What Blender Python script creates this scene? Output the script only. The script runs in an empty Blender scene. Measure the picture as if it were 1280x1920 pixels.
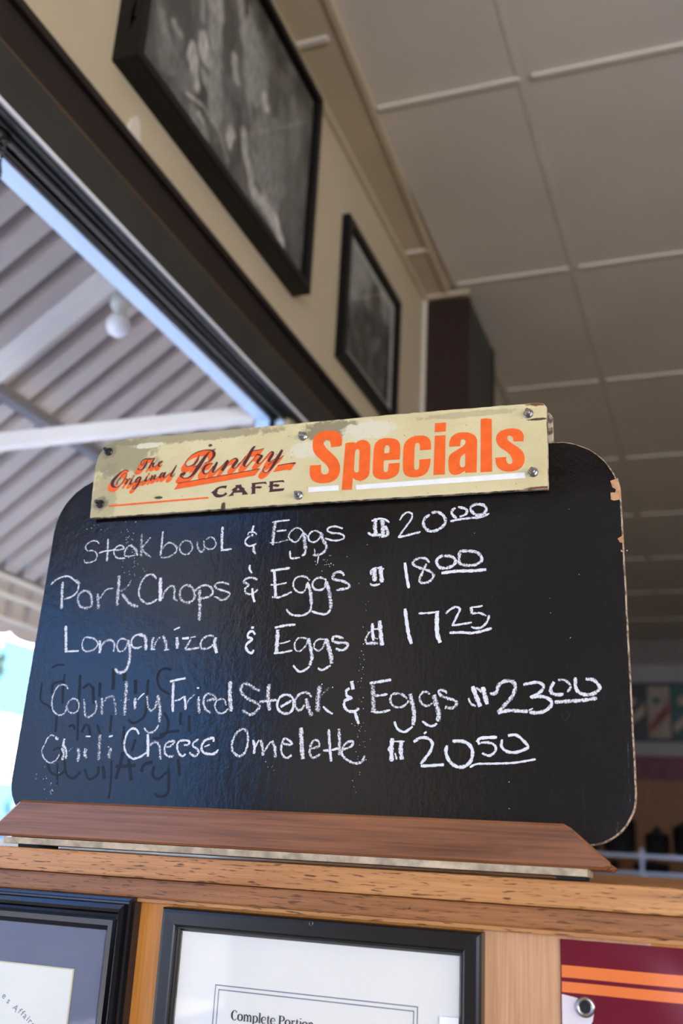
import bpy, bmesh, math, random
from mathutils import Matrix, Vector
from mathutils.geometry import tessellate_polygon
random.seed(7)
R = math.radians
SC = bpy.context.scene
COL = SC.collection

# ------------------------------------------------------------------ camera
cam_d = bpy.data.cameras.new('camera'); cam = bpy.data.objects.new('camera', cam_d); COL.objects.link(cam)
cam.matrix_world = Matrix.Translation((0, 0, 1.5)) @ Matrix.Rotation(R(20.869), 4, 'Z') @ Matrix.Rotation(R(108.348), 4, 'X') @ Matrix.Rotation(R(3.0587), 4, 'Z')
cam_d.sensor_fit = 'VERTICAL'; cam_d.sensor_height = 36; cam_d.sensor_width = 24
cam_d.lens = 1867 / 1920 * 36
cam_d.dof.use_dof = True; cam_d.dof.focus_distance = 0.99; cam_d.dof.aperture_fstop = 4.5
cam_d.clip_start = 0.02; cam_d.clip_end = 200
SC.camera = cam

# ------------------------------------------------------------------ sky
W = bpy.data.worlds.new('sky'); SC.world = W; W.use_nodes = True
nt = W.node_tree; nt.nodes.clear()
o = nt.nodes.new('ShaderNodeOutputWorld'); bg = nt.nodes.new('ShaderNodeBackground'); tc = nt.nodes.new('ShaderNodeTexCoord')
sx = nt.nodes.new('ShaderNodeSeparateXYZ'); rp = nt.nodes.new('ShaderNodeValToRGB')
nt.links.new(tc.outputs['Generated'], sx.inputs[0]); nt.links.new(sx.outputs['Z'], rp.inputs[0])
rp.color_ramp.elements[0].position = 0.0; rp.color_ramp.elements[0].color = (.20, .47, 1.0, 1)
rp.color_ramp.elements[1].position = 0.7; rp.color_ramp.elements[1].color = (.08, .24, .80, 1)
nt.links.new(rp.outputs[0], bg.inputs[0]); bg.inputs[1].default_value = 5.6
nt.links.new(bg.outputs[0], o.inputs[0])

# ------------------------------------------------------------------ sun, back window daylight and added fill lamps
def lamp(name, kind, energy, color, loc=(0, 0, 0), rot=(0, 0, 0), size=(1, 1)):
    l = bpy.data.lights.new(name, kind); l.energy = energy; l.color = color
    ob = bpy.data.objects.new(name, l); COL.objects.link(ob); ob.location = loc; ob.rotation_euler = rot
    if kind == 'AREA': l.shape = 'RECTANGLE'; l.size, l.size_y = size
    return ob
s = lamp('sun', 'SUN', 34.0, (1, .94, .85), rot=(R(38), 0, R(62))); s.data.angle = R(.6)
# area lamp standing in for daylight in the unseen back window; right-hand lamps are added fill
lamp('back_window_daylight', 'AREA', 140, (1, .89, .74), (2.5, -3.35, 1.85), (R(90), 0, 0), (4.0, 1.7))
lamp('right_ceiling_fill', 'AREA', 270, (1, .92, .80), (4.85, -1.2, 1.8), (0, R(142), 0), (1.6, 3.0))  # added lamp tilted up to brighten the ceiling; the right wall has no window
lamp('dining_room_fill', 'AREA', 2.2, (1, .9, .78), (4.85, 8.0, 1.8), (0, R(90), 0), (1.6, 4.0))  # unseen area lamp filling the far end of the room

SC.view_settings.view_transform = 'Standard'; SC.view_settings.look = 'None'
SC.view_settings.exposure = 0.0; SC.view_settings.gamma = 1.0; SC.view_settings.use_curve_mapping = False

# ------------------------------------------------------------------ materials
class NB:
    def __init__(s, name):
        s.m = bpy.data.materials.new(name); s.m.use_nodes = True; s.t = s.m.node_tree; s.t.nodes.clear()
        s.out = s.n('ShaderNodeOutputMaterial'); s.tc = s.n('ShaderNodeTexCoord')
    def n(s, k, **kw):
        x = s.t.nodes.new(k)
        for a, b in kw.items(): setattr(x, a, b)
        return x
    def l(s, a, b): s.t.links.new(a, b)
    def mp(s, scale=(1, 1, 1), loc=(0, 0, 0)):
        m = s.n('ShaderNodeMapping'); s.l(s.tc.outputs['Object'], m.inputs[0]); m.inputs['Scale'].default_value = scale; m.inputs['Location'].default_value = loc
        return m.outputs[0]
    def noise(s, vec, scale, detail=3, rough=.55, dist=0):
        x = s.n('ShaderNodeTexNoise'); s.l(vec, x.inputs['Vector']); x.inputs['Scale'].default_value = scale
        x.inputs['Detail'].default_value = detail; x.inputs['Roughness'].default_value = rough; x.inputs['Distortion'].default_value = dist
        return x.outputs[0]
    def ramp(s, fac, pts):
        x = s.n('ShaderNodeValToRGB'); s.l(fac, x.inputs[0]); e = x.color_ramp.elements
        while len(e) < len(pts): e.new(.5)
        for i, (p, c) in enumerate(pts): e[i].position = p; e[i].color = (c, c, c, 1) if isinstance(c, (int, float)) else tuple(c) + (1,)
        return x.outputs[0]
    def mix(s, fac, a, b, mode='MIX'):
        x = s.n('ShaderNodeMix', data_type='RGBA', blend_type=mode)
        for sock, v in ((x.inputs[0], fac), (x.inputs[6], a), (x.inputs[7], b)):
            if hasattr(v, 'links') or hasattr(v, 'is_linked'): s.l(v, sock)
            elif isinstance(v, (int, float)): sock.default_value = v
            else: sock.default_value = tuple(v) + (1,)
        return x.outputs[2]
    def math(s, op, a, b=None, c=None, clamp=False):
        x = s.n('ShaderNodeMath', operation=op, use_clamp=clamp)
        for i, v in enumerate((a, b, c)):
            if v is None: continue
            if hasattr(v, 'is_linked'): s.l(v, x.inputs[i])
            else: x.inputs[i].default_value = v
        return x.outputs[0]
    def blob(s, cx, cy, rx, ry, ns=60, amt=.5):
        """soft ragged patch at (x, z) of the object"""
        v = s.mp((1 / rx, 0, 1 / ry), (-cx / rx, 0, -cy / ry))
        ln = s.n('ShaderNodeVectorMath', operation='LENGTH'); s.l(v, ln.inputs[0])
        d = s.math('ADD', ln.outputs['Value'], s.math('MULTIPLY', s.math('SUBTRACT', s.noise(s.mp(), ns, 5, .65), .5), amt * 3))
        return s.ramp(d, [(.75, 1), (1.0, 0)])
    def bsdf(s, col, rough=.5, metal=0, bump=None, spec=.5, coat=0):
        p = s.n('ShaderNodeBsdfPrincipled')
        if hasattr(col, 'is_linked'): s.l(col, p.inputs['Base Color'])
        else: p.inputs['Base Color'].default_value = tuple(col) + (1,)
        if hasattr(rough, 'is_linked'): s.l(rough, p.inputs['Roughness'])
        else: p.inputs['Roughness'].default_value = rough
        p.inputs['Metallic'].default_value = metal; p.inputs['Specular IOR Level'].default_value = spec
        p.inputs['Coat Weight'].default_value = coat
        if bump is not None:
            h, st, di = bump; b = s.n('ShaderNodeBump'); b.inputs['Strength'].default_value = st; b.inputs['Distance'].default_value = di
            s.l(h, b.inputs['Height']); s.l(b.outputs[0], p.inputs['Normal'])
        s.l(p.outputs[0], s.out.inputs[0]); s.p = p
        return s.m

def plain(name, col, rough=.5, metal=0, var=.12, ns=8, bump=0, spec=.5):
    b = NB(name); n = b.noise(b.mp(), ns, 4)
    lo = tuple(c * (1 - var) for c in col); hi = tuple(min(1, c * (1 + var)) for c in col)
    c = b.ramp(n, [(.3, lo), (.7, hi)])
    return b.bsdf(c, rough, metal, (b.noise(b.mp(), ns * 12, 3), bump, .001) if bump else None, spec)

def wood(name, dark, light, axis='X', rough=.45, pores=0.0, scale=1.0, gscale=30):
    b = NB(name); st = {'X': (1, 14, 14), 'Z': (14, 14, 1), 'Y': (14, 1, 14)}[axis]; st = tuple(v * scale for v in st)
    fine = {'X': (12, 500, 500), 'Z': (500, 500, 12), 'Y': (500, 12, 500)}[axis]
    g = b.noise(b.mp(st), 3.0, 6, .6, .8); f = b.noise(b.mp(fine), 1.0, 3)
    c = b.ramp(g, [(.28, dark), (.5, tuple((x + y) / 2 for x, y in zip(dark, light))), (.72, light)])
    c = b.mix(.35, c, b.ramp(f, [(.3, tuple(x * .65 for x in dark)), (.7, light)]))
    if pores:
        pv = {'X': (50, 620, 620), 'Z': (420, 420, 60), 'Y': (420, 60, 420)}[axis]
        pn = b.noise(b.mp(pv), 1.0, 2, .5)
        k = b.ramp(pn, [(.585, 0), (.65, 1)]); c = b.mix(b.math('MULTIPLY', k, pores), c, tuple(x * .18 for x in dark))
    return b.bsdf(c, rough, 0, (f, .15, .0006))

M_wall = plain('cream_wall_paint', (.51, .43, .295), .62, 0, .05, 3, .15)
M_ceil = plain('ceiling_board_paint', (.64, .58, .47), .55, 0, .05, 2, .1)
M_batten = plain('ceiling_batten_paint', (.66, .60, .50), .5, 0, .05, 3)
M_cove = plain('yellowed_cove_paint', (.50, .42, .28), .55, 0, .08, 3)
M_darktrim = wood('dark_stained_trim', (.006, .0035, .003), (.018, .009, .007), 'Y', .6)
M_charcoal = plain('charcoal_fascia_paint', (.030, .029, .026), .6, 0, .15, 5)
M_blackalu = plain('black_window_metal', (.010, .0095, .009), .5, 0, .2, 20, 0, .3)
M_lip = plain('sky_glint_lip', (.88, .92, 1.0), .3, 0, .05, 10, 0, .8)  # pale paint stands in for the sky glinting off the metal lip
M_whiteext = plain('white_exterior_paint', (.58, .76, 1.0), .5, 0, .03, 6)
M_blackframe = plain('black_picture_frame', (.005, .005, .005), .32, 0, .2, 12, 0, .2)
M_blackfront = plain('black_notice_frame', (.006, .006, .007), .28, 0, .2, 12, 0, .5)
M_blackgloss = plain('black_lacquer', (.007, .007, .009), .13, 0, .2, 12)
M_pilaster = wood('dark_red_pilaster_wood', (.012, .005, .004), (.032, .011, .008), 'Z', .5)
M_pilside = plain('dark_green_grey_paint', (.035, .038, .033), .5, 0, .15, 5)
M_cap = wood('oak_cap_wood', (.34, .125, .030), (.70, .35, .125), 'X', .42, .95)
M_mould = wood('oak_moulding_wood', (.16, .05, .013), (.48, .20, .06), 'X', .42, .7)
M_rail = wood('walnut_rail_wood', (.085, .028, .010), (.34, .135, .055), 'X', .36, 0)
M_strip = plain('bare_plywood_edge', (.42, .34, .23), .7, 0, .45, 60)
M_foot = plain('dark_rubber', (.01, .01, .01), .8)
M_whitepaper = plain('white_paper', (.86, .83, .76), .6, 0, .02, 8)
M_creampaper = plain('cream_certificate_paper', (.78, .76, .66), .6, 0, .02, 8)
M_navymat = plain('navy_mat_board', (.055, .080, .16), .7, 0, .06, 20)
M_ink = plain('grey_black_ink', (.03, .03, .035), .7)
M_greyink = plain('grey_rule_ink', (.20, .21, .27), .7)
M_bevel = plain('gilt_mat_bevel', (.62, .55, .32), .5)
M_steel = plain('zinc_plated_steel', (.42, .42, .42), .28, 1, .25, 300)
M_dsteel = plain('tarnished_steel', (.10, .10, .10), .3, 1, .35, 300)
M_orange = plain('orange_sign_paint', (.84, .115, .005), .5, 0, .10, 90)
M_maroon = plain('maroon_sign_paint', (.060, .012, .012), .5, 0, .12, 90)
M_white = plain('white_sign_paint', (.80, .80, .76), .5, 0, .05, 90)
M_vred = plain('maroon_vinyl', (.15, .008, .022), .22, 0, .1, 12)
M_vorange = plain('orange_vinyl', (.80, .20, .05), .25, 0, .06, 12)
M_glare = plain('glare_white', (.72, .66, .68), .25, 0, .08, 20)
M_deck = plain('galvanised_awning_deck', (.60, .515, .47), .55, 0, .08, 2)
M_beam = plain('off_white_awning_steel', (.88, .83, .77), .5, 0, .06, 4)
M_purlin = plain('grey_angle_steel', (.20, .19, .20), .5, 0, .1, 6)
M_bulb = plain('frosted_white_bulb', (.88, .90, 1.0), .12)
M_socket = plain('porcelain_socket', (.62, .64, .60), .3)
M_asph = plain('asphalt', (.34, .30, .25), .9, 0, .2, 2)
M_pave = plain('concrete_pavement', (.74, .65, .52), .85, 0, .1, 1)
M_leaf = plain('street_tree_leaves', (.08, .14, .12), .6, 0, .4, 5)
M_bark = plain('street_tree_bark', (.12, .09, .07), .9)
M_stucco = plain('pale_stucco', (.80, .84, .86), .8, 0, .05, 1)
M_bluewin = plain('blue_window_glass', (.10, .22, .30), .1)
M_floor = plain('floor_tile', (.16, .09, .06), .4, 0, .2, 3)
M_brownwall = wood('brown_wall_panelling', (.20, .085, .02), (.42, .18, .05), 'Z', .5)
M_shelf = plain('blue_white_steel_shelf', (.60, .72, .95), .25, .3, .05, 8)
M_darkpot = plain('dark_pan_metal', (.02, .018, .018), .35, .3, .2, 20)
M_band = plain('pale_wall_band', (.34, .33, .33), .5, 0, .06, 4)
M_posterred = plain('poster_red', (.22, .03, .025), .5, 0, .3, 6)
M_posterteal = plain('poster_teal', (.03, .10, .09), .5, 0, .4, 8)
M_postercream = plain('poster_cream', (.36, .28, .22), .5, 0, .3, 10)
M_posterdark = plain('poster_dark', (.03, .03, .035), .4, 0, .6, 7)
M_wine = plain('wine_red_banner', (.16, .03, .06), .5, 0, .4, 7)
M_plaster = plain('bare_plaster_chip', (.68, .62, .52), .8, 0, .12, 150)
M_chain = plain('dark_bead_metal', (.05, .035, .025), .4, .6)

def glass():
    b = NB('clear_glass'); g = b.n('ShaderNodeBsdfGlossy'); g.inputs['Roughness'].default_value = 0.01
    t = b.n('ShaderNodeBsdfTransparent'); t.inputs[0].default_value = (.97, .985, .98, 1)
    f = b.n('ShaderNodeFresnel'); gm = b.n('ShaderNodeNewGeometry'); b.l(b.math('SUBTRACT', 1.5, b.math('MULTIPLY', gm.outputs['Backfacing'], .8333)), f.inputs[0]); mx = b.n('ShaderNodeMixShader')
    b.l(f.outputs[0], mx.inputs[0]); b.l(t.outputs[0], mx.inputs[1]); b.l(g.outputs[0], mx.inputs[2]); b.l(mx.outputs[0], b.out.inputs[0])
    return b.m
M_glass = glass()

def board_mat():
    b = NB('chalkboard_paint')
    mott = b.noise(b.mp((1, 1, .7)), 110, 5, .62); smear = b.noise(b.mp((6, 1, 1.2)), 5, 4, .6); fine = b.noise(b.mp(), 420, 3)
    c = b.ramp(smear, [(.3, (.0025, .0026, .003)), (.75, (.007, .007, .0075))])
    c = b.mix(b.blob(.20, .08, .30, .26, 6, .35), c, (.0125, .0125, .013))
    drip = b.ramp(b.noise(b.mp((60, 1, 3)), 1.6, 3, .5, .3), [(.60, 0), (.68, 1)])
    sp = b.ramp(b.noise(b.mp((1, 1, 1)), 520, 1), [(.755, 0), (.79, 1)])
    c = b.mix(b.math('MULTIPLY', sp, b.ramp(b.noise(b.mp(), 14, 2), [(.5, 0), (.7, .7)])), c, (.35, .35, .35))
    h = b.math('ADD', b.math('MULTIPLY', mott, 1.0), b.math('ADD', b.math('MULTIPLY', drip, .10), b.math('MULTIPLY', fine, .12)))
    r = b.ramp(b.noise(b.mp((3, 1, 1)), 9, 4, .6), [(.3, .09), (.7, .16)])
    return b.bsdf(c, r, 0, (h, .42, .0009), .46)
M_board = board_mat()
M_ghost = plain('wiped_chalk_film', (.009, .010, .012), .36, 0, .2, 200, 0, .25)

def chalk_mat():
    b = NB('white_chalk'); at = b.n('ShaderNodeAttribute'); at.attribute_name = 'chalk_cover'
    n1 = b.noise(b.mp(), 620, 3, .6); n2 = b.noise(b.mp((1, 1, 1)), 1500, 2, .5)
    n = b.math('ADD', b.math('MULTIPLY', n1, .72), b.math('MULTIPLY', n2, .28))
    d = b.math('SUBTRACT', b.math('ADD', n, b.math('MULTIPLY', at.outputs['Fac'], .48)), .71)
    a = b.math('MULTIPLY', d, 9.0, clamp=True)
    a = b.math('MAXIMUM', a, b.math('SUBTRACT', b.math('MULTIPLY', at.outputs['Fac'], .62), .16), clamp=True)
    a = b.math('MULTIPLY', a, b.math('ADD', .62, b.math('MULTIPLY', at.outputs['Fac'], .36)))
    p = b.n('ShaderNodeBsdfDiffuse'); p.inputs[0].default_value = (.80, .81, .83, 1); t = b.n('ShaderNodeBsdfTransparent'); mx = b.n('ShaderNodeMixShader')
    b.l(a, mx.inputs[0]); b.l(t.outputs[0], mx.inputs[1]); b.l(p.outputs[0], mx.inputs[2]); b.l(mx.outputs[0], b.out.inputs[0])
    return b.m
M_chalk = chalk_mat()

def header_mat():
    b = NB('weathered_cream_sign_paint')
    base = b.ramp(b.noise(b.mp(), 9, 5, .6), [(.3, (.56, .475, .235)), (.7, (.68, .60, .33))])
    streak = b.noise(b.mp((8, 1, 40)), 6, 5, .65)
    c = b.mix(b.ramp(streak, [(.55, 0), (.75, .35)]), base, (.40, .35, .20))
    dirty = (.25, .215, .115)
    for cx, cy, rx, ry, f in ((-.29, .395, .055, .03, .75), (-.20, .412, .13, .008, .7), (-.025, .404, .042, .013, .95), (-.30, .345, .02, .045, .45), (-.303, .335, .011, .011, 1.), (-.302, .401, .010, .010, .9), (.13, .408, .06, .004, .4)):
        c = b.mix(b.math('MULTIPLY', b.blob(cx, cy, rx, ry, 90, .55), f), c, dirty)
    for cx, cy, rx, ry in ((-.052, .383, .022, .011), (.02, .40, .035, .012), (-.25, .405, .022, .004)):
        c = b.mix(b.blob(cx, cy, rx, ry, 110, .4), c, (.66, .61, .43))
    for cx, cy, rx, ry in ((-.034, .396, .008, .0025), (-.145, .322, .003, .006), (-.228, .338, .006, .002), (-.17, .398, .003, .002), (.20, .3955, .012, .0016)):
        c = b.mix(b.blob(cx, cy, rx, ry, 300, .35), c, (.06, .045, .02))
    c = b.mix(b.ramp(b.noise(b.mp(), 330, 2, .5), [(.69, 0), (.74, .8)]), c, (.10, .08, .04))
    for cx, cy in ((.205, .4135), (.202, .3185)):
        c = b.mix(b.blob(cx, cy, .020, .0035, 200, .3), c, (.16, .055, .02))
    return b.bsdf(c, .5, 0, (b.noise(b.mp(), 160, 4), .35, .0008), .4)
M_header = header_mat()
def edge_mat(name, c1, c2, ns=260):
    b = NB(name); return b.bsdf(b.ramp(b.noise(b.mp(), ns, 4, .6), [(.42, c1), (.55, c2)]), .75, 0)
M_hedge = edge_mat('worn_sign_edge', (.10, .07, .045), (.42, .37, .25), 90)
M_bedge = edge_mat('worn_board_edge', (.10, .07, .045), (.42, .33, .23))
M_bare = edge_mat('bare_hardboard', (.40, .20, .09), (.52, .29, .14), 120)

def vcol_mat(name):
    b = NB(name); at = b.n('ShaderNodeAttribute'); at.attribute_name = 'tone'
    m = b.mix(.25, at.outputs['Color'], b.ramp(b.noise(b.mp(), 30, 5, .7), [(.3, .02), (.7, .30)]), 'OVERLAY')
    return b.bsdf(m, .4)
M_photo = vcol_mat('monochrome_print')

# ------------------------------------------------------------------ mesh helpers
def link(name, me, mat=None, parent=None, smooth=False):
    ob = bpy.data.objects.new(name, me); COL.objects.link(ob)
    for m in (mat if isinstance(mat, (list, tuple)) else [mat]):
        if m: me.materials.append(m)
    if smooth:
        for p in me.polygons: p.use_smooth = True
    if parent: ob.parent = parent
    return ob
def obj(name, bm, mat=None, parent=None, smooth=False):
    bmesh.ops.recalc_face_normals(bm, faces=bm.faces)
    me = bpy.data.meshes.new(name); bm.to_mesh(me); bm.free()
    return link(name, me, mat, parent, smooth)
def empty(name, loc=(0, 0, 0), mat=None):
    e = bpy.data.objects.new(name, None); COL.objects.link(e); e.empty_display_size = .05
    if mat is not None: e.matrix_world = mat
    else: e.location = loc
    return e
def tag(o, label=None, cat=None, group=None, kind=None):
    if label: o['label'] = label
    if cat: o['category'] = cat
    if group: o['group'] = group
    if kind: o['kind'] = kind
    return o
def box(bm, x0, x1, y0, y1, z0, z1, bev=0, mi=0):
    r = bmesh.ops.create_cube(bm, size=1)
    for v in r['verts']: v.co = Vector(((x0 + x1) / 2 + v.co.x * (x1 - x0), (y0 + y1) / 2 + v.co.y * (y1 - y0), (z0 + z1) / 2 + v.co.z * (z1 - z0)))
    fs = set(f for v in r['verts'] for f in v.link_faces)
    for f in fs: f.material_index = mi
    if bev:
        es = list(set(e for v in r['verts'] for e in v.link_edges)); bmesh.ops.bevel(bm, geom=es, offset=bev, segments=2, affect='EDGES', profile=.6)
def boxo(name, dims, mat, parent=None, bev=0):
    bm = bmesh.new(); box(bm, *dims, bev=bev); return obj(name, bm, mat, parent)
def lathe(bm, prof, seg=24, center=(0, 0, 0), axis='Z', close=True):
    rings = []
    for r, h in prof:
        ring = []
        for i in range(seg):
            a = 2 * math.pi * i / seg; c, s_ = math.cos(a) * r, math.sin(a) * r
            p = {'Z': (c, s_, h), 'Y': (c, h, s_), 'X': (h, c, s_)}[axis]
            ring.append(bm.verts.new(Vector(p) + Vector(center)))
        rings.append(ring)
    for a, b in zip(rings, rings[1:]):
        for i in range(seg): bm.faces.new((a[i], a[(i + 1) % seg], b[(i + 1) % seg], b[i]))
    if close:
        bm.faces.new(rings[0]); bm.faces.new(rings[-1])
def prism(bm, pts, y0, y1, bevel=0, side=1):
    """closed outline in (x,z); front at y0 (towards viewer), back at y1; the bevel and the sides get material index side"""
    n = len(pts)
    def inset(d):
        out = []
        for i in range(n):
            p0, p, p1 = Vector(pts[i - 1]), Vector(pts[i]), Vector(pts[(i + 1) % n])
            a = (p - p0).normalized(); b = (p1 - p).normalized(); t = (a + b)
            t = t.normalized() if t.length > 1e-6 else a
            nrm = Vector((-t.y, t.x)); k = max(.5, nrm.dot(Vector((-a.y, a.x))))
            out.append(p + nrm * d / k)
        return out
    area = sum(pts[i - 1][0] * pts[i][1] - pts[i][0] * pts[i - 1][1] for i in range(n))
    sg = 1 if area > 0 else -1
    layers = [(inset(sg * bevel), y0), (inset(0), y0 + bevel), (inset(0), y1)] if bevel else [(inset(0), y0), (inset(0), y1)]
    rings = [[bm.verts.new((p[0], y, p[1])) for p in L] for L, y in layers]
    bm.faces.new(rings[0]); bm.faces.new(rings[-1])
    for a, b in zip(rings, rings[1:]):
        for i in range(n): bm.faces.new((a[i], a[(i + 1) % n], b[(i + 1) % n], b[i])).material_index = side
def rrect(x0, x1, z0, z1, rad, seg=10):
    """rad: bl, br, tr, tl"""
    P = []
    for (cx, cz, r, a0) in ((x0, z0, rad[0], 180), (x1, z0, rad[1], 270), (x1, z1, rad[2], 0), (x0, z1, rad[3], 90)):
        ox = cx + (r if cx == x0 else -r); oz = cz + (r if cz == z0 else -r)
        for i in range(seg + 1):
            a = R(a0 + 90 * i / seg); P.append((ox + r * math.cos(a), oz + r * math.sin(a)))
    return P
def mitre_frame(bm, x0, x1, z0, z1, prof, yb, axis='y'):
    """prof: (inset, height above the wall) loop swept round a rectangle; front is -y"""
    rings = []
    for ins, h in prof:
        rings.append([bm.verts.new((x, yb - h, z)) for x, z in ((x0 + ins, z0 + ins), (x1 - ins, z0 + ins), (x1 - ins, z1 - ins), (x0 + ins, z1 - ins))])
    for a, b in zip(rings, rings[1:]):
        for i in range(4): bm.faces.new((a[i], a[(i + 1) % 4], b[(i + 1) % 4], b[i]))
def catmull(P, closed=False, step=.0012):
    D = len(P[0]); n = len(P)
    if n == 2:
        m = max(2, int(math.dist(P[0][:2], P[1][:2]) / step)); return [tuple(P[0][k] + (P[1][k] - P[0][k]) * i / m for k in range(D)) for i in range(m + 1)]
    out = []
    for i in range(n if closed else n - 1):
        g = (lambda j: P[j % n]) if closed else (lambda j: P[min(max(j, 0), n - 1)])
        p0, p1, p2, p3 = g(i - 1), g(i), g(i + 1), g(i + 2)
        m = max(2, int(math.dist(p1[:2], p2[:2]) / step))
        for q in range(m):
            t = q / m
            out.append(tuple(.5 * (2 * p1[k] + (p2[k] - p0[k]) * t + (2 * p0[k] - 5 * p1[k] + 4 * p2[k] - p3[k]) * t * t + (3 * p1[k] - p0[k] - 3 * p2[k] + p3[k]) * t ** 3) for k in range(D)))
    if not closed: out.append(tuple(P[-1]))
    return out
def ribbon(V, F, A, path, wfun, y, dens=None, edge=.22):
    """path of (x, z) in metres; appends a three-vertex-wide ribbon"""
    n = len(path); b0 = len(V)
    for i, p in enumerate(path):
        q0, q1 = path[max(0, i - 1)], path[min(n - 1, i + 1)]
        dx, dz = q1[0] - q0[0], q1[1] - q0[1]; L = math.hypot(dx, dz) or 1
        nx, nz = -dz / L, dx / L; w = wfun(i) / 2
        for k, e in ((-1, edge), (0, 0), (1, edge)):
            V.append((p[0] + nx * w * k, y, p[1] + nz * w * k)); A.append((dens or 1) - e)
    for i in range(n - 1):
        for k in (0, 1):
            a = b0 + i * 3 + k; F.append((a, a + 1, a + 4, a + 3))
def mesh_from(name, V, F, mat, parent, A=None):
    me = bpy.data.meshes.new(name); me.from_pydata(V, [], F); me.update()
    if A is not None:
        at = me.attributes.new('chalk_cover', 'FLOAT', 'POINT'); at.data.foreach_set('value', A)
    return link(name, me, mat, parent)
def fill_loops(loops, y):
    V = []; F = []
    L3 = [[Vector((x, z, 0)) for x, z in l] for l in loops]
    flat = [p for l in L3 for p in l]
    for t in tessellate_polygon(L3): F.append(tuple(t))
    V = [(p.x, y, p.y) for p in flat]
    return V, F
def text(name, s, size, mat, parent, loc, bold=0, rot=0, center=False):
    cu = bpy.data.curves.new(name, 'FONT'); cu.body = s; cu.size = size; cu.offset = bold; cu.extrude = .0001
    if center: cu.align_x = 'CENTER'
    t = bpy.data.objects.new(name, cu); COL.objects.link(t)
    bpy.context.view_layer.update()
    me = bpy.data.meshes.new_from_object(t.evaluated_get(bpy.context.evaluated_depsgraph_get()))
    bpy.data.objects.remove(t); bpy.data.curves.remove(cu)
    me.transform(Matrix.Rotation(R(90), 4, 'X') @ Matrix.Rotation(rot, 4, 'Z'))
    ob = link(name, me, mat, parent); ob.location = loc
    return ob

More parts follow.
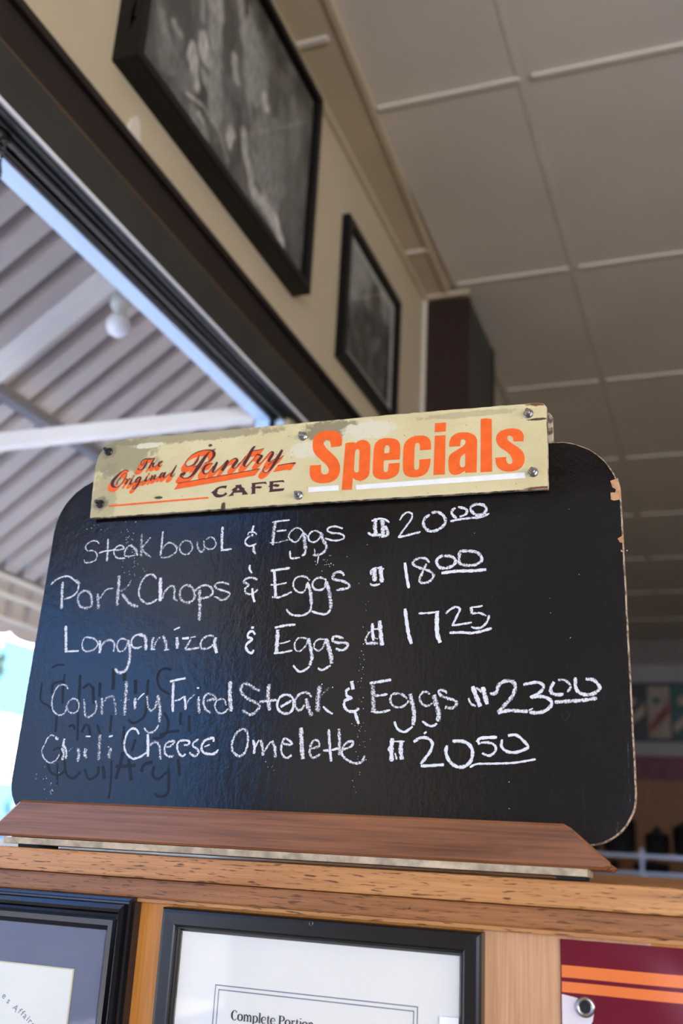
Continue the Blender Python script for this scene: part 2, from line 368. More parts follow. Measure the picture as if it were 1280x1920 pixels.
# ---- traced lettering, millimetres in the plane of the board (stroke width, density, then x,z pairs)
CHALK={'1': '1.6,0.70,-302.5,288.8,-305.8,292,-311,293.3,-316.8,291.2,-320.4,287.3,-319.3,283.2,-316.2,281.3,-310.6,281.3,-305.8,279,-303.1,274.9,-304.8,269.4,-310.5,267.2,-317.6,267,-319.7,270.6;2.7,0.70,-292,294.3,-290.4,280.3,-289.1,267.4;1.7,0.85,-301.2,277.8,-294.9,279.7,-286.2,280.3,-279.9,281.8;1.9,0.72,-279.7,280.3,-273.2,280.7,-269.1,282.1,-272.9,285.5,-278.2,284.8,-281.6,279.9,-280.4,274.8,-276,270.7,-270.5,270.2,-265.6,270.2;2.1,0.65,-262,285.5,-265.8,282.2,-267.8,277.3,-266.6,273.2,-262.7,272,-254.7,272.7;3.2,0.65,-262,285.5,-256.7,282.5,-252.9,278.6,-250.4,272.5;3.5,0.55,-248.3,298.3,-247.1,285.2,-245.3,270.8;2.1,0.60,-236.4,293.7,-240.9,287.9,-246.3,280.7;2.4,0.60,-245.6,279.7,-238.9,273.9,-232.4,269.7;2.4,0.70,-221.7,299.9,-221.2,286.9,-220.7,271.1;1.9,0.65,-220.1,269.2,-213.7,268.4,-206.2,271,-201.6,275.2,-201.6,279.1,-205.2,283.2,-211.4,285.9,-216.3,283.7,-218.8,278.9;2.7,0.50,-207.5,284.3,-203.5,282.1,-198.9,278.9;1.9,0.65,-192.2,287.4,-196.6,284.7,-197.9,278.9,-195.2,273.9,-189.6,270.9,-184.2,272.9,-181.8,278.6,-185.2,285.1,-190.2,287.5,-192.7,287.3;2.4,0.60,-177,285.7,-175.8,279.8,-172,273.8,-169.8,272.7,-167.6,275.5,-167.5,279.4,-168.9,286.3;1.9,0.65,-167.5,279.4,-162.6,276.2,-157.4,276,-154.2,278.7,-153.6,282.6,-156.3,287.6,-161.1,289.8,-166,287.6;3.2,0.75,-147.4,301.5,-146.9,288.1,-145.3,274.4;2.1,0.85,-146.6,273.7,-140.1,274.2,-133.6,274.8;2.9,0.80,-109.9,300.6,-110.9,295.8,-111.5,292;1.6,0.80,-115.8,289.8,-115.1,292.7,-112.1,293.2,-108.1,292.6,-106.2,291.2,-105.6,289.6;2.7,0.80,-111.8,289.7,-109.5,289.2;2.1,0.80,-113.2,288.7,-116.9,286,-118.4,281.8,-115.6,278.3,-111,277.1,-104.8,279.4;2.7,0.75,-107.5,276.9,-107.2,271.7,-104.4,267.8;3.5,0.70,-84.5,302.9,-85.5,290.8,-85.2,276.8;1.9,0.85,-88.1,303.1,-80,304.1,-67.8,304.7;2.1,0.80,-82.5,292.5,-76.9,292.9,-70.9,293.2;1.6,0.60,-89.1,279.8,-79.8,279.5,-68.9,281.9,-62.8,282.1;1.9,0.70,-51.4,290.5,-54.7,293.6,-59.4,295.2,-65.1,291.7,-67.7,286.4,-64.8,281.7,-59.5,279,-55.7,281.3,-51.3,289;4.0,0.70,-50.8,289.5,-48.6,279.9,-46.8,270;2.7,0.80,-46.8,270,-47.6,265.1,-50.7,263.3;2.1,0.85,-52.6,261.5,-59,260.8,-63.1,261.4,-64.6,269.4;1.9,0.70,-51.4,290.5,-48.6,287.3,-45.9,284.7;2.1,0.75,-31.2,287.9,-37.4,290.7,-42.3,289,-44.9,283.7,-42.5,279.1,-37.4,277.9,-32.7,281.1,-30.2,287.9;3.5,0.70,-30.8,288.4,-28.3,280.9,-24.4,274.8,-23,269.8;2.7,0.70,-23.5,268.9,-27.6,264.7,-31.9,263.5,-36.3,263.2,-37.9,263.7;1.6,0.70,-36,264.6,-36.2,267.5,-36.9,270.5;1.3,0.80,-31.4,262.5,-31.9,258.6,-32.2,253.8;2.1,0.80,-6.4,291.5,-10.9,293.2,-15.9,294.5,-22.2,293.3,-23.5,290,-18.3,287.2,-11.4,286.4,-5.4,284.1,-4.7,280.6,-9.9,278.5,-17.8,278.9,-25.8,281.7;4.3,0.80,29.5,300.9,29.2,291,31,282.3;4.8,0.75,36.5,298.8,38,290.6,38.6,279;2.1,0.90,25.1,298.2,32.4,300.2,39.3,299.2,44.6,295.4;3.2,0.75,21.7,285.7,26.5,282.5,35.6,282.1,42.4,281.1,43.3,285.7,40.2,291.6;2.1,0.80,55.8,297.1,58.9,302.6,63.8,305.5,68.4,303.8,68.6,298.6,64.4,292,60.1,285.9,54.9,278.2;2.4,0.85,55.4,278.4,65.9,280.5,78.5,283.2;3.2,0.75,89.5,303.1,95.5,303.9,101.6,300.1,104.5,293.7,101.9,288.1,95.5,284,89,283.2,83.4,286.9,81.2,292.7,83,298.3,87.9,301.2;2.9,0.80,114.5,307.3,110.8,304.1,111.4,300.1,115.9,295.8;2.7,0.80,117.2,308.2,123.8,306.1,126.5,303.7,125.5,299.8,119.1,297.3;3.2,0.75,130.2,304.6,133,300.5,137.3,297.9,143.7,299.2,146.3,304.2,143.6,308.3,136.6,309.9,131.3,307.9,129.7,304.6;2.4,0.80,109.4,292.8,119.1,294.5,130.9,295.3,140.5,295.5,149.5,298.9', '2': '2.1,0.75,-359.3,241.9,-354.2,247.2,-345.8,250.9,-336.8,251.2,-330.1,247.6,-323.2,242.5,-321.5,238.8,-322.4,232.6,-327.5,227.5,-333.1,225.5,-337.9,224.3;3.5,0.70,-343.7,245,-342.9,235.1,-341.1,225.3,-339.8,212.8;2.7,0.60,-326.1,247.5,-323.1,244.7,-320,241.4;2.9,0.65,-319.1,230.8,-319.9,223.7,-316.6,216.6,-311.1,213.4,-304.3,213.2,-300.4,216.6,-302.5,225.8,-306.4,231.2,-312.7,233.4,-318.1,230.7;3.7,0.60,-295.2,229.1,-292.7,221.2,-291.1,211.5;1.9,0.65,-290.4,223.7,-287.5,229.8,-283.4,234,-275.8,235.1;4.0,0.65,-270.3,249.4,-269,237.9,-268.4,224.8,-267.3,214.8;2.7,0.50,-254,243.5,-257.7,236.6,-265.5,230.8;3.7,0.65,-263.2,228.5,-256.3,220.9,-249.7,215.6,-240.8,212.8;2.4,0.70,-221.8,243.5,-225.6,248,-229.5,249.6,-235.1,248.3,-239.6,242.7,-241.7,236,-241.9,228.3,-238.5,221.5,-232.7,217,-226.8,215.9,-221.4,218.1,-217.6,220.8;4.3,0.85,-217.1,245.2,-215.6,232.2,-213.6,218.3;2.7,0.65,-211.5,221.6,-210.2,227.3,-205.9,233.3,-201,235,-198.1,232.6,-197.2,225.9,-196.4,220.2,-192.6,218.2;2.9,0.65,-183.7,235.9,-189.3,232.3,-190.6,224.7,-186.5,218,-180,215.5,-174.3,217.7,-171.8,222.3,-174.2,228.9,-178.3,233.8,-183.7,235.9;4.0,0.65,-167.2,229.6,-166,220.2,-164,208.1,-163.4,195.1;2.7,0.70,-172.6,228.4,-168,232.5,-161.2,234.6,-153.9,232,-150.8,227.2,-152.8,222.6,-158.5,220.5,-166.5,220.2;2.4,0.70,-132.3,234.5,-138.5,236.6,-145.5,236.9,-149.1,233.7,-145.7,229.9,-138.5,227.7,-131.3,225.2,-130.9,221.9,-135.4,217.9,-140.3,217.6,-145.6,220.5,-148.6,221.1;2.4,0.90,-109.8,255.6,-109.9,250.9,-106.7,246.2;2.4,0.75,-99.5,238.7,-105.1,240.7,-111.5,240.7,-115.4,236.7,-109.2,233.4,-113,228.5,-110.9,223.8,-106.5,222.7,-102.4,224.1,-97.9,227.5;2.7,0.90,-104.5,229.2,-103.1,221.1,-100.3,213.9;3.2,0.85,-80.7,247.2,-79.2,236.4,-76.6,219.2;2.7,0.85,-85,247.9,-74,249,-63,250.2;1.9,0.80,-83.5,232.3,-74.6,232.4,-65.3,234.1;2.4,0.75,-80.7,218.8,-72.3,218.3,-65.2,220.9,-58.7,223.7;2.1,0.75,-39.5,235.5,-44,239.4,-50.2,240.4,-55.8,238.1,-57.8,231.6,-54.7,225.5,-48.3,222.5,-43.9,225.2,-42,233.6;3.5,0.75,-42,233.6,-38.1,224,-36.4,215,-35.5,209.1;2.4,0.80,-35.5,209.1,-37,202.2,-42.8,198.5,-50.9,197.9,-58.3,199.8,-63.3,204.9;2.4,0.75,-20.6,235.3,-27.4,238.1,-33,236.8,-36.1,231.4,-33.7,226.3,-28,224.6,-22.6,226.9,-21.1,234.3;4.0,0.70,-20.5,233.3,-17.9,225.3,-15.1,214.4,-13.9,204.6;2.4,0.85,-13.9,203.6,-18.6,198.9,-26.7,199.5,-34.9,202.2;2.9,0.75,-1.7,239.1,-3.4,242.1,-7.5,243.8,-12.4,242,-14.1,236.6,-8.9,234.9,-1.8,233.1,4,229.5,3.7,226,-3.3,224.8,-9.2,224;4.8,0.80,30.6,246.4,31.3,238.6,31.9,231.9;4.3,0.85,37.3,247.8,38.6,238.3,39.8,230.5;2.1,0.80,27.7,238.7,27.4,243.2,31.8,246.2,41.3,244.9;2.4,0.80,27,229.8,30.5,227.7,37.7,228.9;3.2,0.90,63.2,250.7,65.4,237.3,68.4,223.4;2.7,0.75,88.9,249.6,84.4,254.2,76.8,254.5,71.5,250.3,74.9,246.3,82.6,243.2,90.3,240.1,93.7,235.1,89.5,229.8,82,228.4,79.2,231.8,81.7,238.8,85.7,248.6;3.2,0.80,102.8,256.7,97.5,253.6,96.5,249.2,99.9,244.1,106.3,243.1,113.7,245.8,115.8,250.6,111.4,255.2,103.9,256.1;3.2,0.75,119.8,260.3,119.4,252.6,120.1,247.7,126.5,245.2,135.9,245.4,142.2,249.5,141,255,135.7,259,126.2,260.2,119.8,260.3;3.2,0.90,101.6,238,117.1,239.4,133.9,239.2,147,240', '3': '3.5,0.75,-330.2,193,-327.3,178.7,-324.3,162.4;2.1,0.85,-326,163.3,-316.8,163.6,-308.1,163.9;2.1,0.70,-302.5,179.1,-304.8,175.7,-304.2,168.1,-300.3,163.8,-292.6,163.7,-287.4,166.6,-284.8,171.2,-289,176.3,-295.2,178.6,-302.5,179.1;3.2,0.75,-283.1,175.4,-281.4,167.8,-281.2,161.1;2.7,0.65,-280.5,162.7,-279.4,170.3,-274.4,174.8,-268.9,175.6,-264.4,171.7,-263.4,162.5;2.1,0.70,-247.5,174.8,-253.9,176.8,-258.5,175.8,-260.4,170,-258.5,164.1,-255.4,162.4,-250.2,164.8,-246.8,173.1;3.5,0.70,-247.1,174.8,-243.8,165.6,-242.5,157.3,-242.8,147.4,-246.5,140.9,-253.6,139.3,-258.6,143.8;2.4,0.75,-229.3,167.9,-235.4,165.9,-240.9,168,-243,173.1,-240.3,179.3,-234.5,181.3;3.7,0.75,-234.5,181.3,-227.1,178.7,-224.7,171.1,-223.6,163.7;3.2,0.65,-216.1,177.6,-217,171,-216.1,164.4;2.1,0.60,-214,166,-212.6,172.6,-208,178.3;3.5,0.65,-204.9,179.1,-200.7,172.4,-198.7,164.2;1.6,0.90,-217.9,164.4,-212.4,164.5;1.6,0.90,-201.3,163.4,-195.5,164;4.0,0.75,-188.2,177.2,-186.5,171.4,-185.7,164.8;1.9,0.95,-192.5,185.5,-189.1,186.9,-185.6,188.3;2.7,0.95,-181.3,175.8,-176.8,176,-173.2,176.2;1.6,0.80,-171.5,176.5,-165.4,177.6;2.4,0.70,-170.4,175.2,-173.3,169.5,-176.6,164.3;2.4,0.70,-176.6,164,-168.1,164.2,-159.4,165.7;2.4,0.70,-144.1,177.6,-149.5,178.5,-155.3,175.8,-158.3,170.9,-157.2,165.2,-152.2,164,-147.1,165.9,-143.1,169.1;4.0,0.80,-141.7,176.4,-142.3,169.9,-140.3,164.2,-138.4,159.4;4.3,0.90,-99.8,187.4,-100,184.9;2.7,0.90,-96.2,178.5,-99.2,182,-103.3,181.1,-104.4,176.2,-98.9,173.6,-104.2,169.3,-105.4,165.4,-102.3,160.5,-98,159,-96.2,162.4;4.3,0.80,-71,183.4,-70.6,170.7,-70.3,159.2;2.7,0.85,-74.5,185.4,-63.4,187.6,-51.7,188.3;1.6,0.80,-67.9,168.8,-62.8,169.2,-55.9,171.5;2.1,0.85,-73.1,158.4,-64,159.1,-52.9,161.1;1.9,0.70,-37.3,173.1,-42.9,174.3,-47.9,173.3,-51,167.5,-48.9,161.3,-43.8,160.7,-38.2,166.4,-36.7,172.1;3.7,0.75,-36.3,173.6,-33,163.5,-30.8,153.9,-32.6,145.5;2.4,0.85,-32.5,144.5,-38.2,140.3,-44.1,139.4,-50.6,145.6;2.1,0.70,-17.2,172.3,-23.7,172.4,-28.5,169.6,-29,163.4,-24.3,160.5,-20,163.3,-17.6,170.9;4.5,0.75,-17.2,172.8,-13.6,164.1,-10.6,155.6,-9,147.2;2.4,0.80,-9.9,145.3,-18.4,140.7,-23.5,142.6;2.7,0.80,2,172.9,-3,174.4,-8.4,175,-9.6,170.7,-4.6,168.6,3.3,168.2,7.4,166.2,4.7,162,-1.1,160.7,-5.6,162.6;2.1,0.70,25.6,167.9,25.9,172.4,28.5,177.9,32.3,180.1;3.2,0.75,26.2,167.4,38.7,167.2;3.2,0.85,31.9,187.9,32.4,178.9,34,170;4.3,0.85,39.2,190.5,41,177.7,43.3,164.9;1.9,0.80,33.4,181.7,41.4,182.1;1.6,0.70,33.9,172.8,38.5,171.6;3.7,0.90,65.3,202.2,67.6,188.2,70.3,174.9,73.4,166.1;2.1,0.85,79.5,197,90.1,197.1,100.5,198.3;4.3,0.90,98.3,196.9,98.5,183.2,99.5,174.4,102.4,166.8;2.4,0.80,107.1,196.1,111.9,200.4,117.3,202.5,121.2,200.2,118.6,193.6,114.5,184.5;2.1,0.85,113.4,183.9,122,184.8,133.3,186.5;1.9,0.85,133,202,139,202.1,143.8,203.1;3.2,0.85,132.5,202.1,133.2,195.5;2.1,0.80,133.2,195.3,141.2,195.8,147.6,192.4;2.4,0.80,150.3,193.4,148.7,187.5,143.5,181.7,137.1,180.7,132.8,182.2;2.7,0.85,111.4,176.6,123.3,176.7,132.9,176,142.5,177.4,153,180.4', '4': '2.0,0.68,-314.3,121.5,-317.6,125.4,-322.9,126.2,-328.2,123.7,-331.5,117.1,-332.4,108.3,-329.3,98.5,-321.2,93.1,-314.5,94.8,-311.4,101.8;2.1,0.64,-310.6,108.4,-312.6,101.8,-308.6,97,-302.5,94.9,-297.5,98.7,-297.2,104.1,-300,109,-305.4,111.1,-310.6,108.4;2.7,0.60,-292,110.6,-290.1,103,-288,94.4,-284.3,91.1,-278.4,93.5,-275.4,97.8,-275.3,104.2,-277.3,109;3.5,0.60,-269.7,111.8,-268.3,103.2,-266.7,93.6;2.9,0.55,-265.9,107.5,-263,112.3,-256.9,113.4,-253.7,108.6,-251.3,101.1,-249.6,94.2;4.0,0.60,-242.3,130.1,-241.1,118.3,-240.3,105.4,-239,93.2;1.3,0.40,-250,108.6,-244.1,109.7,-233.2,110.6;3.7,0.70,-229.1,111.9,-227.4,100.2;1.6,0.80,-225.8,109.8,-222.2,114,-218.4,117;2.9,0.60,-215,114.6,-213.3,106.6,-210.6,100.3,-206.8,98.8,-203.1,102.5,-202.8,108.8;3.7,0.65,-202.5,115.1,-198.6,104.6,-196.7,95.2,-196.8,86.8;2.1,0.70,-196.9,83.7,-200.7,77.5,-207.6,75.8,-213.6,80.4;3.2,0.80,-185.2,128.5,-184.3,114.8,-182,97.4;2.4,0.85,-189.8,129.4,-180.1,131.4,-171.5,132.9;1.9,0.80,-181.6,108.9,-175.4,110.5,-171,114;2.9,0.80,-170.5,114,-168.6,107,-167.4,99.6;2.1,0.60,-166.9,105.3,-164.7,110.5,-158.5,115.7;3.5,0.65,-153.9,113.6,-152.8,104.5,-150.8,95.9;1.9,0.95,-157,122.7,-154.5,122.3;2.7,0.65,-144.2,108.8,-138.7,110.6,-133.5,111,-137.2,114.9,-144.1,116.4,-147.5,112.3,-147.2,106.2,-144.1,100.2,-138,96.8;2.1,0.70,-121.3,104.6,-123.8,110.2,-128.2,111,-132.7,108.9,-134,103.7,-130.5,97.7,-125.6,96.1,-121.1,98.2,-119.1,101.2;4.5,0.75,-119.4,129.6,-118.2,114.9,-115,98.3;3.2,0.65,-85.3,119.6,-91.2,122,-98.3,126.1,-104,126.7,-106.8,121.5,-104.7,116.8,-98,111.7,-89.8,108.2,-84.5,105.2,-85.2,101.1,-89.7,96.5,-94.6,95.5,-102.3,100;4.3,0.70,-75.5,126.6,-75.3,113.3,-72.4,99.7;2.7,0.75,-84.3,108.4,-75.5,109.3,-65.7,110.3;2.7,0.80,-48.4,112.4,-51.9,114.9,-57.9,115.4,-63.1,111.8,-64.6,104.2,-60.2,98.2,-52.5,96.8,-47.9,100.3,-47,108.4,-48.4,112.4;2.7,0.85,-60.7,103.3,-55.5,106.3,-49.3,109.9;2.7,0.70,-28,113.4,-31.5,116.9,-37,117.9,-43.2,114.4,-45.9,108.4,-43.2,101.4,-38.8,100.4,-34.9,105.4;4.3,0.65,-33.8,111.9,-31,103.4,-26.6,94.5;5.1,0.65,-20.3,125,-21,112.5,-20.5,98.5;4.0,0.40,-10.6,123,-14.5,118.5,-18.5,114.5;2.4,0.85,-15.1,104,-10,99.6,-4.5,96.7;1.6,0.95,-18.3,126.5,-17.6,126;1.6,0.95,-6.8,123.4,-6,122.8;4.0,0.85,13.3,129.4,15.4,121;2.9,0.85,11.7,122,8.2,119.5,9.5,114.5,14.3,112.5,10.3,111.1,7.2,109.6,7,104.6,10.9,100.2,17.2,99.3,22.7,102.3;3.2,0.85,18.2,99.8,20.7,93,23.1,87.2;4.5,0.65,35.5,125.1,36.6,112,37.8,99.5;2.9,0.80,32.1,127,42.9,128.7,54.1,130.5;2.4,0.80,37.4,114.9,44.5,115.2,51,116.6;2.4,0.80,35,99.5,44.3,98.7,54.5,101;2.4,0.70,71.1,112.1,65.8,116.1,59.3,117,54.8,114.8,54.6,108.5,59,104.1,64.5,103.7,69.9,106.4,72.5,110.4;4.0,0.75,73.7,116.6,76.3,107.7,78.5,98,78,86.7;2.4,0.85,77.6,85.4,73.6,82.3,69.2,80.1,62.6,83,59.1,90;2.4,0.70,93.3,116.2,89.6,118.8,85.1,117.1,83.4,112.2,86.4,106.9,91.9,105.2,96.3,107.8;4.8,0.70,97.4,115.7,100.4,106.1,102.9,97.4,102.2,90.4;2.4,0.85,101.4,88.7,97,86,91.5,87.3,86.9,90.7;2.9,0.70,110.5,117.5,106.8,120.2,102.3,119.3,104.2,115.3,110.6,112.7,117.8,110.5,120.1,107.5,117,103.6,111.7,103.5,109,105.2;1.9,0.95,108.6,102.8,109.5,103;2.1,0.80,131.4,112.7,133.7,107.4,138.6,105.3;4.3,0.85,135.1,124,138.5,114.9,142.9,104.8;4.3,0.85,144.8,123.4,147.1,114.9,149.3,106.9;2.1,0.70,138.9,122.9,145.4,117;3.5,0.75,151.9,116.8,157.7,118.1,160.4,125.6,166.8,129,173.1,128.2,175.8,123.4,173.2,114.9,167.9,108.6,159.5,99.1;3.2,0.80,159.5,98.9,170,101.3,180.5,100.8,187.8,100.6;2.9,0.80,183.2,125.5,191,127.1,197.3,127.6,202,124.4,200.4,120.2,195.1,116,189.4,113.4;3.2,0.80,191,113.4,199.3,114.5,206.5,112.4,209.5,108.3,205.4,102.5,197.1,99.4,188.8,99.8;1.9,0.80,188.3,101.4,192,103.5;3.2,0.80,211.8,128.1,208.7,122.3,209.1,118.1,213.7,116.1,220.4,116.6;2.4,0.70,215.5,129.7,221.1,129.7,225.7,126,226.6,122.3,223.5,118.7;3.2,0.80,231.4,132.2,231.2,123.4,234.2,118.2,241.2,116.1,248.3,117.7,252.9,122.8,247.6,129.6,240.5,130.6;3.2,0.80,212.1,109.3,224.9,110.1,237,111,250.1,113', '5': '2.7,0.80,-316.5,67.8,-319.4,67.7,-320.1,70.2;1.8,0.66,-322.1,70.5,-326,71.3,-330.1,68.3,-333,61.1,-335,56.1,-334.1,51.2,-330.2,46.3,-324.4,42.6,-319.4,42.7,-314.9,45.6,-312.2,51.6;3.2,0.75,-309,67.9,-308.9,60.8,-305.4,57.4;3.2,0.70,-311.2,57.3,-307.2,53.8,-307.7,45.4;2.7,0.70,-305.4,57.4,-303.5,51.8,-303.4,46.9;1.6,0.50,-302.9,53.2,-299.4,56.8,-296.1,59.3;3.5,0.65,-290.5,58,-288.2,52.1,-288,44.1;3.2,0.65,-281.5,58.2,-281.4,52.9,-278.1,48.2;2.1,0.70,-278.8,57.2,-281,53;1.6,0.95,-282.8,70.7,-277.1,70.8;4.3,0.55,-265.6,73.5,-265,65.1,-263.7,54.7,-263.1,46.4;4.3,0.60,-249.8,59.1,-250.9,53.6,-250.4,48.1;1.6,0.80,-254,60.1,-252.4,60;1.9,0.95,-254.5,70.7,-249.9,71.9;2.4,0.80,-218.7,73.9,-222,78.2,-226.7,79.9,-231.3,77.2,-234.3,70.3,-234.4,61.6,-230.7,54,-223,49,-217.2,49.6,-211.6,51.8,-207.2,55.3;3.2,0.90,-208.2,74.1,-206.4,63,-204.8,51.1;2.9,0.65,-204.3,62.2,-200.8,65.5,-196.4,65.7,-192.9,61.5,-191,54.8,-189.8,48.5;2.4,0.70,-184.6,61.2,-179.9,62.2,-175.7,66.9,-180.6,67.2,-185.1,65,-186.7,59.1,-184.6,54.1,-179.4,51.6,-174.8,53;2.4,0.80,-164.7,63.7,-159.5,64.2,-159.4,67.6,-165.3,68.3,-170.9,67,-172.1,61.9,-169.9,56,-165.1,52.4,-161.6,54.9;2.4,0.75,-148.7,69.9,-153.6,66.4,-154.1,63.1,-148.9,59.8,-147,56.1,-150.9,52.7,-157.5,56.3;3.2,0.60,-153.8,53.4,-148.5,52.7;1.7,0.85,-141.2,62.4,-135.3,64.6;2.7,0.80,-131.9,67.6,-131.4,71,-137,70.5,-142.3,67.5,-144.4,61.6,-141.4,56.6,-134.2,55.1,-128.7,56,-124.9,59.8;2.7,0.70,-101,81,-106.4,76.9,-110.1,68.7,-109.9,60.5,-105.4,55.4,-100.7,53.8,-95.9,56.8,-93.5,64.3,-93.8,73.6,-96.3,79.4,-101,81;2.9,0.80,-87.7,70.2,-85.4,63.3,-85.3,56.4;1.9,0.75,-84.9,62.2,-81.3,70.3;3.2,0.70,-79.4,70.3,-76.8,63.4,-75.3,54.9;2.1,0.75,-74.5,58.9,-68.4,68.8;3.5,0.70,-67.2,69.4,-63.4,62.6,-62,53.5;2.4,0.75,-55.7,67.3,-46.2,65.7,-46.4,68.6,-53,71.9,-55.8,68.4,-56.3,60.4,-53.4,54.8,-48.9,53.2,-44.8,56.1;4.5,0.75,-37,83,-35.3,68.7,-32.7,52.4;2.4,0.70,-24.9,62.7,-16.5,65.1,-17.5,69.6,-21.3,71.2,-25.2,66.6,-25.9,58.7,-21.8,53.8,-14.2,57.9;2.9,0.80,-7.6,81.6,-5.8,68.1,-3,50.8;3.2,0.70,3,82.3,4.3,70.5,5.2,57.1;2.4,0.80,-12,61,-3.5,61.6,4.2,63.8;2.4,0.75,8.5,62.2,16.7,65.7,18.2,70.2,12.8,69.5,8.3,64.4,8.2,57.2,13.9,52.3,21.2,49.7,28.2,51,30.8,57.1;4.3,0.85,57.8,74,57.4,63,58.1,52.2;4.3,0.80,66.9,71.1,66.6,63.2,68.2,54.2;1.6,0.90,59.8,71,70.1,71.2;1.9,0.80,55.5,66.6,54.4,63,56.4,61.8;2.1,0.80,61,60.1,63.1,54.1;2.9,0.85,79,70.7,85.2,74.7,92.8,74.5,97.4,69.8,95.7,62.6,90.9,55.9,86.7,50.4;2.7,0.90,86.8,48.6,96.1,49.2,109.1,50.4;2.1,0.95,88.9,78.7,91.4,80.6;3.2,0.85,111.8,68.2,110.7,61.7,114.6,53.4,122.1,48.7,129.4,49.7,134.8,55.1,135.9,63.3,132.7,69.2,126.5,72.1,116.7,72.3;2.9,0.95,140,71.7,143.6,75.3,158.8,76.5;2.7,0.90,140.6,73.5,142.5,69.6;2.4,0.80,143.7,71.2,152.2,71.3,157.6,67.9,156.5,62.6,151.1,59.5,145,61.8;2.7,0.85,169,78.1,176.2,78.8,182.1,74.8,187.4,68.4,183.3,65.4,175,62.9,167.3,64,163,68.6,163.6,74.5;1.9,0.90,133.7,48.6,140.3,51.7,154.8,52.4,175,53.7,194.4,57.3', 'ghost': '2.1,0.80,-321.9,138.1,-321.2,123.9,-318.6,105.3;2.7,0.80,-301.8,137.2,-299.8,120.8,-298.5,108.4;2.7,0.80,-275.2,128.5,-273.5,113.1;3.2,0.80,-260.9,144,-258.9,131.6,-258,120.8;3.2,0.80,-246.1,139.2,-245.5,130;3.2,0.80,-231.8,131.5,-229.5,116.2;2.1,0.80,-216.3,131.4,-215.6,114.8,-215.1,93.8,-226.6,85.5,-234,89.2;2.1,0.80,-189.6,142,-197.5,143.5,-203.9,140.5,-205.4,132.9,-200.5,122.3,-188.7,116.3;2.1,0.80,-334.3,116.1,-334.6,127.1,-322.3,130.2;1.6,0.80,-349.7,128.7,-347.8,109.8,-337.4,103.6,-331.1,99;1.6,0.80,-339.9,145.3,-333.1,148.4,-323.8,148.4;2.1,0.80,-323.6,92.9,-322,74.6;2.1,0.80,-298.8,105.4,-296.1,87.1,-292.8,66;2.1,0.80,-289.1,75.1,-286,82.6,-281.3,81.2,-277.8,70.7;2.1,0.80,-271.1,82.8,-263.6,69.5;2.1,0.80,-255.4,93.5,-254.2,75.5;2.1,0.80,-238,81.7,-236.5,61.1;2.1,0.80,-192.8,96.9,-186.5,88.2,-186.6,76.5,-194.1,70.5,-202.4,70.4;2.1,0.80,-194.5,73.4,-185,76.5,-172,78.1;2.1,0.80,-172.8,97.1,-171.9,83.9;2.1,0.80,-162.5,94.2,-160.7,76.8;2.1,0.80,-304.9,45,-300.7,31.8,-291.1,27,-283.5,33.7;2.1,0.80,-327,44.5,-320.3,32.8,-309.2,30.1,-303,34.7;2.1,0.80,-278.9,36.8,-271.9,26.8,-262.4,31.4,-262.2,40.1;2.7,0.80,-257,40.2,-253.2,27.3;2.7,0.80,-241.7,40.6,-233.3,40.8,-218.3,41.9;2.7,0.80,-227.7,48.1,-221,26.8;2.7,0.80,-235.5,55.2,-236.9,42.2,-239.7,27.7;2.7,0.80,-210.7,35.6,-208.4,42.8,-198.9,45.9;2.1,0.80,-196.7,41.7,-197.1,33.1,-189.9,29.1,-181.1,36.4;2.1,0.80,-179.7,40.7,-177.4,26.6,-177.4,15.4,-185.9,11.7,-192,15;2.1,0.80,-169.8,49.4,-166,32.6;2.7,0.80,-283.3,123.9,-279.3,105.4;2.1,0.80,-295.6,122.3,-289.2,127,-283,122.3;2.1,0.80,-306.1,80.9,-301,82.5,-298.4,78;1.6,0.80,-321,55.1,-314.4,58.2,-309.7,52.3,-313.7,44.8;2.1,0.80,-222.3,68.6,-225.4,55.4;1.6,0.50,-247.7,46.3,-245.1,24.7,-244.9,7.6;1.6,0.50,-313.1,41.8,-309.6,18.4;2.1,0.50,-44.5,220.2,-40.8,212.2,-43.3,205.4,-49.6,206.5;2.1,0.50,-26.2,221.6,-24.5,211.7,-27.1,205.9;1.6,0.40,-69.6,129.7,-64.9,125.6,-65,115.4;1.6,0.40,217.6,98.5,221.5,92.4,225.7,98.6,221.7,101.6'}
